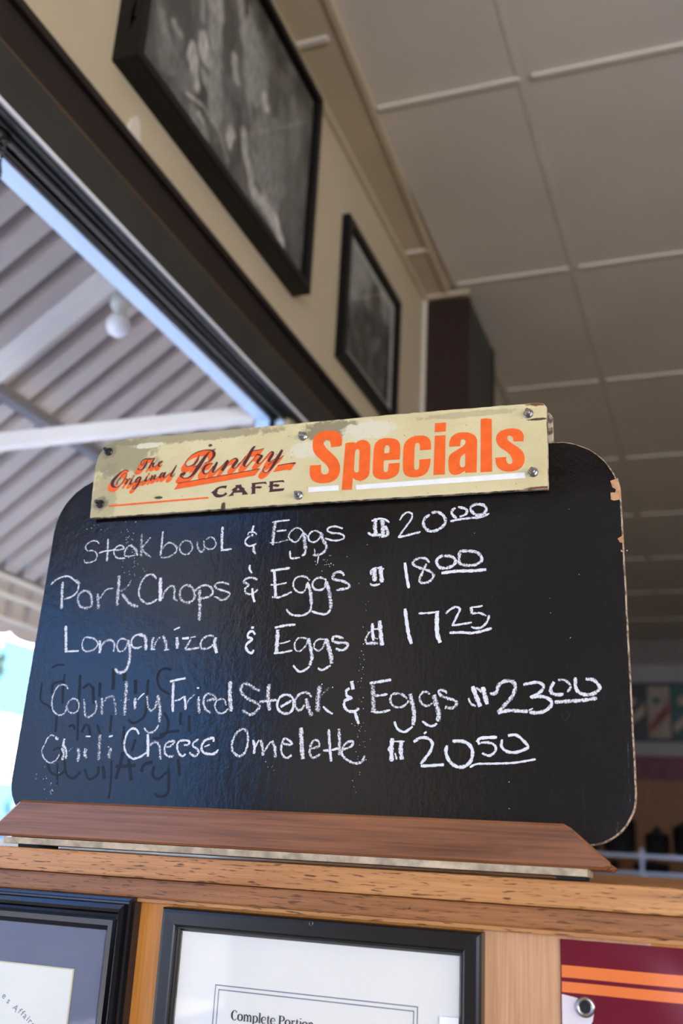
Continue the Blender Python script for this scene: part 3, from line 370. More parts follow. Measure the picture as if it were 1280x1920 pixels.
SCRIPT='-256.7,380.5,0.8,-256.5,384.8,0.8,-252,387.6,1.06,-245.3,387.2,1.33,-240.5,387.8,0.8;-248.9,386.5,0.53,-249.6,382.7,1.85,-251.4,378.1,2.12,-254.2,374.8,1.33,-258.2,374.3,0.8,-260.2,376.4,1.59;-256.7,380.5,0.64,-253.8,380.6,0.64,-252,385.2,0.64;-239.7,387.8,0.8,-242.6,382.1,1.59,-245.7,375.3,2.12;-244.7,377.2,0.53,-241.2,381.2,0.8,-239.6,381.5,1.59,-240.8,378,1.85,-238.9,376.7,0.8,-235.2,379.2,0.53;-234.3,378.7,0.53,-231.3,380.4,0.53,-228.8,382.6,1.06,-230.1,383.1,1.06,-233.1,381.3,1.59,-233.4,377.8,1.85,-231.2,376.9,0.8,-228.6,378.6,0.53;-272.2,373.4,0.8,-274.9,375.3,0.8,-280.6,374,1.06,-287.2,368.2,2.65,-291.2,362.2,3.71,-290.9,357.4,3.18,-286.7,354.6,1.06,-281.9,356,0.8,-277,361.9,0.8,-273.9,368.8,0.8,-275.6,371.7,0.64,-279.8,369.2,0.64,-284.6,362.5,1.06,-285.1,357.8,1.06;-275.2,363.8,0.53,-273.2,364,1.06,-271.7,362.3,1.59,-273.8,357.4,2.12;-272,361.6,0.53,-269.9,363.8,1.06,-267.8,364,1.59;-265.5,365,0.53,-266.3,361.9,1.85,-267.7,357.7,2.12,-266,357.2,0.8,-261.9,360.1,0.53;-264.1,366.9,1.85,-263.4,367.6,1.85;-254.5,365.4,0.8,-257.7,364.8,1.59,-260.4,361.5,2.12,-260,358.8,1.06,-257,360.5,0.8,-254.3,364.2,1.59,-255.9,358.8,1.85,-259.1,352.5,1.85,-262.1,350.7,0.8,-263.6,352.8,0.8,-260.3,355.3,0.53,-249.7,360.7,0.53;-246.4,365.9,0.53,-247.1,362.9,1.85,-248.3,359.9,2.12,-245.6,360.4,0.64,-241.9,363.3,0.53;-244.6,368.1,1.85,-243.9,368.9,1.85;-241.1,365.9,0.8,-239.3,365,1.59,-241.4,359.7,2.12;-240.4,361.6,0.53,-236.7,366.4,0.8,-235.3,365.1,1.59,-237.2,361.8,2.12,-235.1,361.2,0.8,-231.5,364,0.53;-224.8,368.2,0.8,-227.9,367.7,1.59,-229.8,363.9,1.85,-229.2,362.3,1.06,-226,365.2,0.8,-222.8,368.8,1.33,-224.9,363.2,1.85,-223.2,362.7,0.8,-216.6,367.6,0.53;-209.8,376.8,1.06,-212.3,371.1,2.12,-215.4,364.4,2.65,-213.6,363.1,1.06,-210.1,366.3,0.53;-197.7,366.8,2.65,-199.5,364.6,3.18,-201.9,364.8,3.18,-202.6,362.2,1.85,-197.8,359.5,1.06,-192.3,360.1,1.59,-186.7,364.3,3.18,-181,373.2,4.77,-175.3,382.8,3.71,-169.4,390.3,1.06;-182.7,387.1,0.53,-183.4,381.4,2.12,-186.9,376.3,2.12,-192.1,374.1,0.95,-196.2,374,0.8,-198.5,377.2,0.8,-197.2,381.9,0.8,-191.1,388.1,0.8,-181.9,391.7,1.06,-172.4,392.5,1.06,-166.1,390.7,2.12,-163.5,386.5,3.71,-165,381.9,2.65,-169.3,377.9,1.06,-174.5,376,0.8;-188.1,372.4,0.64,-184.5,373.8,0.64,-181.1,374.2,0.64;-167.5,391.2,0.8,-162.2,393.1,0.53;-163.6,375.1,1.06,-167.6,374.8,1.06,-172.7,372.5,2.65,-174.8,367.4,3.18,-173,363.3,1.59,-168.4,364.2,0.8,-162.5,371.7,1.06;-158.3,376.4,2.12,-160.4,371.6,3.18,-162.5,365.8,3.18,-160.9,364,1.06,-157.2,366.7,0.64,-152.3,370.9,0.8,-147.5,375.9,1.06,-145.6,377,2.65,-147.1,372.5,3.71,-151.3,365.2,3.71;-145.2,373.7,0.64,-140.3,377.9,0.8,-135.8,378.9,1.59,-133.8,376.1,3.18,-136.4,372.3,3.71,-138.4,369.2,3.18,-137.2,367.1,1.06,-133.4,368.8,0.64,-129.8,372.8,0.64;-132.7,370.7,0.64,-126.6,376.2,0.8,-123.8,381.2,0.64;-113,391.9,1.06,-116.1,389.2,3.18,-120.4,379.6,3.71,-124.5,371.4,3.71,-123.2,368.3,1.06,-120,369.7,0.8,-111.2,380.2,0.64,-110,381.7,1.59,-106.6,380.5,1.59,-103.9,379.3,2.65,-105.6,376.8,3.18,-108.5,372.7,3.18,-107,370.3,1.06,-103.2,372.3,0.64,-95.6,381.5,0.8,-91.9,383.5,1.59,-91,381.1,3.18,-93.8,375.5,3.18,-95.1,372.6,2.65,-92.8,371.8,0.8,-87.2,374.9,0.64;-115.8,386.8,0.8,-109.2,386.9,0.8,-102.1,388.1,0.8;-80,384.8,2.65,-84.1,376.6,3.71,-89.6,366,3.18,-93.1,361.1,1.59,-96.7,358.8,0.8,-100.5,360.4,1.06,-100.8,363.7,1.06,-98.1,366.4,0.64;-95.7,368.1,0.53,-90.1,370.6,0.64,-84.5,373.4,0.64,-82,374.5,0.64,-77.8,377.8,0.53;-83.9,366.2,0.8,-76.8,367,0.8,-68.6,367.7,1.06,-64.1,367.4,1.85,-62.6,368.1,0.53;-204.6,353.8,0.64,-161,358.1,0.64,-105,363.9,0.74'
SHOFF=[-4.5, -6.9]
GLYPHS=[('S', '-10.6,384.3,1,-10.7,392,0,-13,397.6,0,-18.4,401.7,0,-26.7,403.3,0,-35.9,402.7,0,-42.1,398.4,0,-44.5,391.4,0,-43.8,383,0,-40.4,376.1,0,-33.5,369.1,0,-27.3,363.3,0,-23.7,357.7,0,-23.8,353.6,0,-26.5,351.5,0,-30,352.1,0,-32.3,355.4,0,-32.8,363.1,1,-45.6,363.3,1,-45.5,354.7,0,-42.9,347.4,0,-37.4,343,0,-29.2,341.3,0,-20.1,342.1,0,-13.6,345.9,0,-10.8,352.6,0,-11.1,360.2,0,-13.8,366.9,0,-20.1,374.5,0,-26.8,380.9,0,-31.3,387.3,0,-31.4,391.5,0,-28.8,392.7,0,-25.3,391.5,0,-23.5,387.2,0,-22.7,383,1,-13.2,383.3,1'), ('p', '-6.5,386.3,1,-2.5,386.9,0,4.3,386.6,1,5,385,1,8.8,388,0,13.3,388.5,0,18.4,386.5,0,21.8,381.5,0,22.5,372.7,0,22.7,361,0,22.7,350.6,0,21.8,346.1,0,18.1,342.4,0,12.6,341.1,0,8,342.6,0,4.5,345.1,1,4.2,331.6,1,-7.2,331.8,1|7.6,378.3,0,9.8,376.7,0,10.3,372.5,0,10.5,363.2,0,10.7,353.9,0,9.8,351.4,0,7.3,351.2,0,5.4,353.7,0,5.2,358.9,0,5.1,373,0,5.8,377,0'), ('e', '55.5,362.4,1,55.6,374.5,0,54.3,381.6,0,50.3,386,0,42.4,388.3,0,33.5,387.9,0,28.1,383.9,0,26.4,378.2,0,26.1,368.9,0,26.2,352.7,0,27.3,346.9,0,31.4,342.6,0,39.1,340.6,0,47.8,341.7,0,53.7,345.5,0,55.4,350.4,0,55.8,358.4,1,43.6,358.6,1,43.2,352.5,0,42.6,349.7,0,40.4,349,0,38.4,350.6,0,38.1,354.1,0,38.1,362.5,1|38.2,370.9,1,38.1,376.6,0,39,379.2,0,41.1,380,0,43.2,378.5,0,43.7,375.6,0,43.5,370.9,1'), ('c', '77.1,371,1,88.9,370.9,1,88.8,377.7,0,86.8,383.5,0,82,387.2,0,75.4,388.2,0,67.8,387.2,0,62,383.2,0,59.4,377.7,0,59,368.5,0,59.3,353.6,0,60.7,346.6,0,65.2,342.3,0,72.8,340.6,0,80.2,341.8,0,83.8,343.8,0,86.7,347.1,0,88.6,354.3,0,89,360.4,1,76.8,360.4,1,77,353.4,0,76.2,349.9,0,73.8,348.8,0,71.9,350.3,0,71.4,354.9,0,71.3,366,0,71.5,376.7,0,72.7,379.4,0,75,379.6,0,76.7,377.3,0'), ('i', '92.8,386.4,1,104.2,386.1,1,104.6,341.5,1,92.5,341.7,1'), ('i', '92.6,401,1,104.4,400.7,1,104.3,390.3,1,92.4,390.4,1'), ('a', '108.3,372.3,1,108.7,378.5,0,111.1,383.9,0,116.2,387.1,0,122.5,387.8,0,129.4,386.5,0,135.2,382.9,0,137.8,377.2,1,137.8,341.4,1,125.9,341.7,1,125.6,344.1,1,120.1,340.9,0,113.8,340.4,0,109.5,344.1,0,108.1,351.5,0,108.1,358.9,0,109.9,363.6,0,115.5,367.4,0,122.9,371.7,0,125.6,375.2,0,125.2,378.3,0,123.3,379.7,0,121,379.3,0,120.3,376.2,0,120.1,372.2,1|125.5,363.5,1,125.8,351.3,0,125,348.7,0,122.7,348,0,120.4,349.6,0,120,354.2,0,120.8,359,0,123,361.9,0'), ('l', '141.3,401,1,146.3,401.5,0,152.7,399.9,1,153.7,341,1,141.8,341.1,1'), ('s', '185.4,372,1,185.7,377.8,0,183.3,383.5,0,177.7,386.8,0,170,387.5,0,162.2,385.4,0,158,380.9,0,157.8,374.2,0,161.2,367.8,0,167.8,362.4,0,172.3,357.2,0,174.2,352.3,0,173.9,348.7,0,171.2,347.8,0,168.8,349.7,0,167.9,352.8,0,168,356,1,156.8,356.1,1,157.2,351.3,0,159.1,345.7,0,164.6,341.1,0,172.3,339.6,0,179.9,341.1,0,184.8,345.5,0,186.5,352.5,0,184.9,359.8,0,179.9,365.6,0,173.3,371,0,169.4,375,0,169.2,378.6,0,171.1,379.6,0,173.9,378.2,0,175,375.7,0,175.2,372.5,1'), ('w1', '-45.6,337.7,1,-11,337.8,1,-10.4,331.6,1,-45.1,331.9,1'), ('w2', '8.4,336.6,1,186.6,337.6,1,187.3,331.4,1,9.4,331.2,1'), ('ol', '-292,332.8,1,-165,334.7,1,-163.8,332.7,1,-292,330.5,1'), ('C', '-142.9,346.8,1,-144.1,343,1,-147.9,344.1,0,-152.4,343.4,0,-154.2,341.3,0,-153.1,340.3,1,-154.6,339.4,0,-153.7,337.5,0,-150.3,336.3,0,-146.3,336.6,0,-144.1,338.7,1,-141.5,336.7,1,-143.6,334.9,0,-148.3,333.2,0,-153.2,333,0,-157.5,335,0,-160,338.4,0,-162.2,339.7,1,-159.1,341.5,0,-155.4,344.9,0,-149.8,346.6,0'), ('A', '-133.1,346.5,1,-125.6,346.7,1,-124.7,343.9,0,-120.5,341.6,1,-121.6,340.9,1,-116.1,334.4,1,-123.7,334.2,1,-123.1,335.9,1,-124.1,337.3,1,-133.7,337.2,1,-134.1,335.8,0,-133.4,334,1,-141,333.5,1,-138,335.7,0,-135.2,339.9,0,-137.7,340.4,1,-134.4,343,0,-132.1,344.4,0|-129.1,343,1,-130.8,340.2,1,-126.8,340.1,1'), ('F', '-113.8,347.5,1,-96.1,348,1,-94.8,344.5,1,-98.9,345.9,0,-108.6,345.5,1,-108.2,342.7,1,-105,343.3,0,-100,342.3,1,-102.3,340.3,0,-108,341.1,1,-107.8,335.6,1,-106.7,334.7,1,-113.3,334.2,1,-111.9,335.9,1,-112.5,341.1,1,-114.3,341.6,1,-112.7,342.7,1,-112.7,346.2,1'), ('E', '-92.7,347.9,1,-75.6,348.4,1,-73.8,345.4,1,-78.4,346.3,0,-87.2,346,1,-87.2,343.6,1,-84.5,344.4,0,-79.3,343,1,-81.4,340.8,0,-87.3,341.9,1,-87.1,338.5,1,-78.5,338.7,0,-73.2,338.7,1,-74.7,335.7,1,-91.9,335.1,1,-90.9,336.8,1,-91.1,341.1,1,-93.4,342.3,1,-91.5,343.1,1,-91.6,346.7,1')]
CHIPS=[[(276.5, 328.3), (269.2, 326.0), (271.0, 318.9), (274.3, 316.6), (273.6, 313.6), (269.1, 313.6), (269.1, 306.3), (272.1, 305.0), (277.5, 305.7), (279.0, 307.6), (278.6, 318.3)], [(279.0, 268.8), (274.1, 265.9), (276.0, 261.9), (279.6, 261.1)], [(276.9, 254.8), (276.5, 252.6), (279.5, 251.7)]]
BLOBS=[(1.77, 3.558, 1.806, 3.438, 0.038, 0.3), (1.801, 3.587, 1.83, 3.533, 0.017, 0.36), (1.724, 3.499, 1.736, 3.439, 0.012, 0.28), (1.926, 3.666, 1.957, 3.574, 0.024, 0.32), (1.986, 3.637, 2.032, 3.464, 0.054, 0.28), (2.06, 3.617, 2.102, 3.466, 0.041, 0.22), (2.11, 3.501, 2.121, 3.481, 0.019, 0.42), (1.707, 3.31, 1.731, 3.244, 0.026, 0.45), (1.76, 3.377, 1.765, 3.355, 0.032, 0.42), (1.766, 3.292, 1.803, 3.279, 0.02, 0.32), (1.817, 3.382, 1.847, 3.233, 0.037, 0.26), (1.562, 3.275, 1.6, 3.232, 0.02, 0.22), (1.614, 3.306, 1.645, 3.304, 0.012, 0.26), (1.588, 3.198, 1.694, 3.219, 0.04, 0.14), (1.912, 3.465, 1.934, 3.416, 0.022, 0.36), (1.941, 3.249, 1.935, 3.212, 0.018, 0.42), (2.008, 3.301, 2.035, 3.228, 0.019, 0.36), (2.047, 3.237, 2.087, 3.166, 0.02, 0.36), (2.099, 3.174, 2.199, 3.169, 0.021, 0.4), (2.164, 3.206, 2.277, 3.151, 0.025, 0.38), (2.239, 3.195, 2.296, 3.135, 0.019, 0.45), (2.105, 3.37, 2.16, 3.306, 0.061, 0.2), (2.21, 3.45, 2.246, 3.333, 0.054, 0.17), (2.098, 3.254, 2.229, 3.251, 0.044, 0.2), (1.703, 3.177, 1.783, 3.207, 0.004, 0.34), (1.783, 3.207, 1.877, 3.199, 0.005, 0.32), (1.877, 3.199, 1.934, 3.154, 0.005, 0.28), (1.739, 3.153, 1.808, 3.14, 0.021, 0.2), (1.768, 3.17, 1.792, 3.164, 0.008, 0.4), (2.307, 3.632, 2.334, 3.471, 0.036, 0.16), (2.313, 3.403, 2.368, 3.273, 0.045, 0.1), (1.489, 3.224, 1.494, 3.182, 0.008, 0.4), (1.515, 3.272, 1.52, 3.207, 0.02, 0.05), (1.629, 3.382, 1.665, 3.359, 0.035, 0.05), (1.854, 3.569, 1.876, 3.454, 0.025, 0.05), (1.881, 3.365, 1.978, 3.392, 0.026, 0.1)]

# ================================================================== THE ROOM
def sheet_glass(x0, x1, y, z0, z1, parent):
    bm = bmesh.new(); bm.faces.new([bm.verts.new(p) for p in ((x0, y, z0), (x1, y, z0), (x1, y, z1), (x0, y, z1))]); return obj('glass', bm, M_glass, parent)
CZ = 3.95
bm = bmesh.new(); box(bm, -1.25, -1.15, -3.5, 14, 2.722, CZ); box(bm, -1.25, -1.15, 2.53, 14, 0, 2.722); box(bm, -1.25, -1.15, -3.5, 2.53, 0, .92); box(bm, -1.25, -1.15, -3.5, -.8, .92, 2.722)
tag(obj('wall_left', bm, M_wall), kind='structure')
tag(boxo('wall_far', (-1.25, 5.1, 14, 14.1, 0, CZ), M_wall), kind='structure')
bm = bmesh.new(); box(bm, -1.25, 5.1, -3.6, -3.5, 0, .9); box(bm, -1.25, 5.1, -3.6, -3.5, 2.8, CZ); box(bm, -1.25, .4, -3.6, -3.5, .9, 2.8); box(bm, 4.6, 5.1, -3.6, -3.5, .9, 2.8)
M_backwall = plain('tan_wall_panelling', (.30, .235, .16), .6, 0, .1, 3)
tag(obj('wall_back', bm, M_backwall), kind='structure')
tag(boxo('wall_right', (5.0, 5.1, -3.5, 14, 0, CZ), M_backwall), kind='structure')
tag(boxo('floor', (-1.25, 5.1, -3.6, 14.1, -.1, 0), M_floor), kind='structure')

# ceiling: boards between battens, each board and batten a piece
ceil = tag(boxo('ceiling', (-1.3, 5.1, -3.6, 14.1, CZ + .012, CZ + .1), M_ceil), kind='structure')
xs = [-.995, -.455, .765, 1.985, 3.205, 4.425, 5.0]
ys = [-3.5, -2.25, -1.03, .19, 1.50, 2.70, 3.895, 5.05, 6.22, 7.40, 8.6, 9.8, 11.0, 12.2, 13.4, 14.0]
for i in range(len(xs) - 1):
    for j in range(len(ys) - 1):
        boxo('ceiling_board', (xs[i] + .0004, xs[i + 1] - .0004, ys[j] + .0004, ys[j + 1] - .0004, CZ, CZ + .014), M_ceil, ceil)
for x in xs[1:-1]:
    bm = bmesh.new(); sl = .022
    box(bm, x - .013, x + .013, -3.5, 14, CZ - .0025, CZ + .002)
    for v in bm.verts: v.co.x += (v.co.y - 4) * .013
    obj('batten', bm, M_ceil, ceil)
for y in ys[1:-1]:
    for i in range(len(xs) - 1):
        boxo('batten', (xs[i] + .02, xs[i + 1] - .02, y - .010, y + .010, CZ - .009, CZ + .001), M_batten, ceil, .003)
# yellowed cove strip along the wall, with its own cross battens and edge beads
def skew(bm, k=-.038):
    for v in bm.verts:
        if v.co.x > -1.13: v.co.x += (v.co.y - 2.3) * k
cv_ = bmesh.new(); box(cv_, -1.15, -.965, -3.5, 3.93, CZ - .018, CZ + .013); skew(cv_)
cove = tag(obj('trim_1', cv_, M_cove), kind='structure')
for x0, x1 in ((-.985, -.962),):
    b_ = bmesh.new(); box(b_, x0, x1, -3.5, 3.93, CZ - .026, CZ - .015, .003); skew(b_); obj('bead', b_, M_cove, cove)
b_ = bmesh.new(); box(b_, -1.15, -1.128, -3.5, 3.93, CZ - .042, CZ - .018, .004); obj('bead', b_, M_cove, cove)
for y in (-.15, 1.09, 2.33, 3.565): boxo('cross_bead', (-1.126, -1.02, y - .012, y + .012, CZ - .027, CZ - .017), M_batten, cove, .003)
boxo('end_bead', (-1.13, -.93, 3.925, 3.945, CZ - .035, CZ - .012), M_cove, cove, .003)

# pilaster on the wall beyond the pictures
pil = tag(empty('wall_pilaster', (-1.04, 3.95, 0)), 'tall dark reddish wooden wall cabinet reaching the ceiling beyond the small picture', 'cabinet')
def P(o, dx=1.04, dy=-3.95): o.location = (dx, dy, 0); return o
P(boxo('front_panel', (-1.145, -.935, 3.95, 3.97, 0, CZ - .04), M_pilaster, pil, .002))
P(boxo('side_panel', (-.955, -.937, 3.97, 4.48, 0, CZ - .04), M_pilside, pil))
P(boxo('corner_post', (-.947, -.930, 3.945, 3.965, 0, CZ - .045), M_mould and M_pilaster, pil, .002))
P(boxo('rear_post', (-.957, -.932, 4.48, 4.51, 0, CZ - .04), M_blackframe, pil))
P(boxo('caulk_strip', (-1.150, -1.132, 3.932, 3.95, 0, CZ - .02), M_batten, pil, .004))

# ------------------------------------------------------------------ the long window on the left
YJ = 2.53
t2 = tag(boxo('trim_2', (-1.152, -1.127, -3.5, 14, 2.842, 2.925), M_darktrim), kind='structure')
boxo('top_moulding', (-1.152, -1.116, -3.5, 14, 2.929, 2.950), M_darktrim, t2, .003)
boxo('shadow_gap_bead', (-1.152, -1.128, -3.5, 14, 2.838, 2.842), plain('raw_wood_line', (.14, .085, .035), .6), t2)
t3 = tag(boxo('trim_3', (-1.152, -1.129, -3.5, 14, 2.727, 2.838), M_charcoal), kind='structure')
boxo('metal_lip', (-1.136, -1.121, -3.5, 14, 2.7190, 2.7270), M_lip, t3)
win = tag(boxo('window_1', (-1.255, -1.20, -.8, YJ, 2.708, 2.722), M_whiteext), kind='structure')   # exterior head
boxo('soffit_plate', (-1.198, -1.128, -.8, YJ + .25, 2.712, 2.7205), M_blackalu, win)
boxo('head_rib', (-1.150, -1.144, -.8, YJ, 2.706, 2.713), M_blackalu, win, .002)
boxo('head_rib', (-1.172, -1.160, -.8, YJ, 2.702, 2.713), M_charcoal, win, .002)
boxo('head_rib', (-1.186, -1.182, -.8, YJ, 2.700, 2.713), M_blackalu, win)
boxo('glazing_bead', (-1.199, -1.190, -.8, YJ, 2.698, 2.713), M_blackalu, win)
boxo('exterior_jamb', (-1.255, -1.205, YJ - .012, YJ, .92, 2.709), M_whiteext, win)
boxo('jamb_frame', (-1.205, -1.190, YJ - .02, YJ, .92, 2.712), M_blackalu, win)
boxo('interior_jamb', (-1.189, -1.165, YJ - .012, YJ, .92, 2.712), M_whiteext, win)
boxo('window_sill', (-1.27, -1.11, -.8, YJ, .90, .93), M_whiteext, win)
boxo('mullion', (-1.215, -1.16, -.8, -.76, .93, 2.71), M_blackalu, win)
bm = bmesh.new(); vs = [bm.verts.new(p) for p in ((-1.199, -.76, .93), (-1.199, YJ - .02, .93), (-1.199, YJ - .02, 2.709), (-1.199, -.76, 2.709))]; bm.faces.new(vs); obj('pane', bm, M_glass, win)

# chip of bare plaster on the wall by the trim
bm = bmesh.new(); pts = [(1.556, 2.955), (1.545, 3.0), (1.552, 3.022), (1.562, 3.032), (1.572, 3.045), (1.583, 3.040), (1.590, 3.018), (1.596, 2.995), (1.600, 2.972), (1.607, 2.955)]
prism(bm, pts, 0, .004, .001, 0)
for v in bm.verts: x, y, z = v.co; v.co = (-1.146 - y, x, z)
tag(obj('plaster_patch', bm, M_plaster), 'small ragged patch of bare white plaster on the cream wall above the window trim', 'wall patch')
# bead chain at the window head
ch = empty('bead_chain', (-1.162, 1.205, 2.70)); tag(ch, 'short dark bead chain hanging from the window head at far left', 'chain')
bm = bmesh.new()
for i in range(26):
    bmesh.ops.create_icosphere(bm, subdivisions=1, radius=.0042, matrix=Matrix.Translation((0.003 * math.sin(i * .9), 0, -.004 - i * .0085)))
obj('beads', bm, M_chain, ch, True)
boxo('chain_clip', (-.006, .006, -.006, .006, -.006, .008), M_blackalu, ch)

# ------------------------------------------------------------------ pictures on the wall (built facing -y, turned to face +x)
def to_wall(y, z): return Matrix.Translation((-1.15, y, z)) @ Matrix.Rotation(R(90), 4, 'Z')
from mathutils import noise as MN
def tone_grid(name, w, h, nx, nz, fn, parent, y):
    V = [(-w / 2 + w * i / nx, y, h * j / nz) for j in range(nz + 1) for i in range(nx + 1)]
    F = [(j * (nx + 1) + i, j * (nx + 1) + i + 1, (j + 1) * (nx + 1) + i + 1, (j + 1) * (nx + 1) + i) for j in range(nz) for i in range(nx)]
    me = bpy.data.meshes.new(name); me.from_pydata(V, [], F)
    ca = me.color_attributes.new('tone', 'FLOAT_COLOR', 'POINT'); buf = []
    for v in V:
        g = fn(v[0], v[2]); buf += [g, g * .97, g * .94, 1]
    ca.data.foreach_set('color', buf); return link(name, me, M_photo, parent)
big = empty('framed_photograph', mat=to_wall(1.97, 3.10)); tag(big, 'large deep black framed monochrome photograph hung high above the window', 'picture')
bm = bmesh.new(); mitre_frame(bm, -.515, .515, 0, .735, [(0, 0), (0, .060), (.003, .063), (.027, .063), (.032, .056), (.034, .040), (.034, 0)], 0); obj('frame', bm, M_blackframe, big)
bm = bmesh.new(); prism(bm, [(0, 0), (.006, .03), (.004, .07), (-.004, .09), (-.002, .04), (-.012, .036), (-.002, .03)], 0, .0005, 0, 0)
for v in bm.verts: x, y, z = v.co; v.co = (-.5155 , -.040 + x, .07 + z)
obj('scuff_mark', bm, plain('grey_scuff', (.16, .16, .15), .7), big)
def tone_big(x, z):
    Y, Z = 1.97 + x, 3.10 + z
    g = .12 + .15 * MN.fractal(Vector((Y * 14, Z * 6, 0)), .9, 2.2, 4) + .05 * MN.noise(Vector((Y * 60, Z * 20, 5)))
    g = max(.05, g)
    for a, b, c, d, r, t in BLOBS:
        dx, dz = c - a, d - b; L = dx * dx + dz * dz or 1e-9
        k = max(0, min(1, ((Y - a) * dx + (Z - b) * dz) / L)); q = math.hypot(Y - a - dx * k, Z - b - dz * k) / max(r, .006)
        if q < 1.5:
            q += .6 * MN.noise(Vector((Y * 30, Z * 22, 2))); f = 1 if q < .75 else max(0, 1 - (q - .75) / .5); f = f * f * (3 - 2 * f) * .85; st = 1 + .5 * MN.noise(Vector((Y * 70, Z * 30, 9)))
            g = g * (1 - f) + t * 1.6 * st * f
    return g
tone_grid('print', .966, .671, 190, 140, tone_big, big, -.040).location = (0, 0, .032)
sheet_glass(-.483, .483, -.0500, .032, .703, big)

sm = empty('framed_photograph', mat=to_wall(3.19, 3.085)); tag(sm, 'smaller black framed monochrome landscape print beside the dark cabinet', 'picture')
bm = bmesh.new(); mitre_frame(bm, -.325, .325, 0, .575, [(0, 0), (0, .028), (.003, .031), (.036, .031), (.040, .026), (.040, 0)], 0); obj('frame', bm, M_blackframe, sm)
bm = bmesh.new(); mitre_frame(bm, -.286, .286, .039, .536, [(0, .012), (.030, .013), (.032, .010)], 0); obj('mat_board', bm, plain('grey_mat_board', (.42, .42, .37), .7), sm)
def tone_small(x, z):
    n = math.sin(x * 21 + z * 8) * math.sin(z * 26 - x * 9)
    ridge = .30 + .10 * math.sin(x * 9 + 1) + .05 * math.sin(x * 31)
    k = 1 / (1 + math.exp(-(z - ridge + .12 * MN.noise(Vector((x * 9, z * 9, 1)))) * 40)); m = MN.fractal(Vector((x * 14, z * 14, 3)), .8, 2.1, 5)
    return max(.02, .05 + .34 * k + .16 * m)
tone_grid('print', .512, .437, 60, 50, tone_small, sm, -.010).location = (0, 0, .069)
sheet_glass(-.286, .286, -.02, .039, .536, sm)

# ================================================================== OUTSIDE
tag(boxo('pavement', (-5.2, -1.26, -8, 26, -.2, -.05), M_pave), kind='structure')
tag(boxo('roadway', (-16, -5.2, -20, 60, -.25, -.15), M_asph), kind='structure')
tag(boxo('far_pavement', (-30, -16, -20, 60, -.22, -.06), M_pave), kind='structure')

aw = empty('street_awning', (-1.27, 2.0, 2.4)); tag(aw, 'corrugated metal street awning on off-white steel beams outside the window', 'awning')
def A(o): o.location = (1.27, -2.0, -2.4); return o
SL = .73
def zd(x): return 2.42 + SL * (x + 2.5)
PER = .1145
V = []; F = []
prof = []
y = 1.733 - .045 - PER * 25
while y < 9.5:
    prof += [(y - .002, 0), (y + .001, .095), (y + .042, .095), (y + .048, 0)]; y += PER
for yy, h in prof:
    for x in (-1.262, -2.52): V.append((x, yy, zd(x) + h))
for i in range(len(prof) - 1): F.append((2 * i, 2 * i + 1, 2 * i + 3, 2 * i + 2))
A(mesh_from('corrugated_deck', V, F, M_deck, aw))
def slope_beam(name, y0, y1, drop0, drop1, mat, x0=-1.262, x1=-2.50):
    b = bmesh.new(); box(b, 0, 1, y0, y1, 0, 1)
    for v in b.verts:
        x = x0 if v.co.x > .5 else x1; v.co = (x, v.co.y, zd(x) - (drop1 if v.co.z < .5 else drop0))
    return A(obj(name, b, mat, aw))
for yr in (2.12, -.3, 4.55, 6.9): slope_beam('rafter', yr + .012, yr + .072, .002, .055, M_beam)
def tube(name, a, b, w, h, mat, parent):
    a, b = Vector(a), Vector(b); d = (b - a); L = d.length; q = d.to_track_quat('X', 'Z')
    bm_ = bmesh.new(); box(bm_, 0, L, -w / 2, w / 2, -h / 2, h / 2, .003)
    bmesh.ops.transform(bm_, matrix=Matrix.Translation(a) @ q.to_matrix().to_4x4(), verts=bm_.verts)
    return obj(name, bm_, mat, parent)
for k in (0, 2.6): A(tube('strut', (-1.262, 2.51 + k, 2.725), (-2.5, 1.94 + k, 2.44), .04, .045, M_beam, aw))
A(boxo('purlin', (-2.025, -1.985, -1.3, 9, zd(-2) - .035, zd(-2) - .002), M_purlin, aw))
A(boxo('gutter_beam', (-2.56, -2.50, -1.3, 9, 2.405, 2.46), M_purlin, aw))
A(boxo('rail', (-2.53, -2.495, -1.3, 9, 2.385, 2.405), M_beam, aw))
V = []; F = []; prof = []; y = -1.3
while y < 9: prof += [(y, 0), (y + .006, .03), (y + .036, .03), (y + .044, 0)]; y += PER
for yy, h in prof:
    for z in (2.235, 2.39): V.append((-2.515 - h, yy, z))
for i in range(len(prof) - 1): F.append((2 * i, 2 * i + 1, 2 * i + 3, 2 * i + 2))
A(mesh_from('fascia_sheet', V, F, M_deck, aw))
A(boxo('rail', (-2.52, -2.495, -1.3, 9, 2.318, 2.338), M_beam, aw)); A(boxo('rail', (-2.52, -2.495, -1.3, 9, 2.232, 2.246), M_beam, aw))
pts = [(-1.3, 2.236)]; y = -1.3
while y < 9:
    for i in range(7): a = math.pi * i / 6; pts.append((y + .1 - .1 * math.cos(a), 2.205 - .024 * math.sin(a)))
    y += .2
pts.append((y, 2.236)); pts = pts[::-1]
bm = bmesh.new(); prism(bm, pts, 0, .004, 0, 0)
for v in bm.verts: x, y, z = v.co; v.co = (-2.512 - y, x, z)
A(obj('scalloped_valance', bm, M_deck, aw))

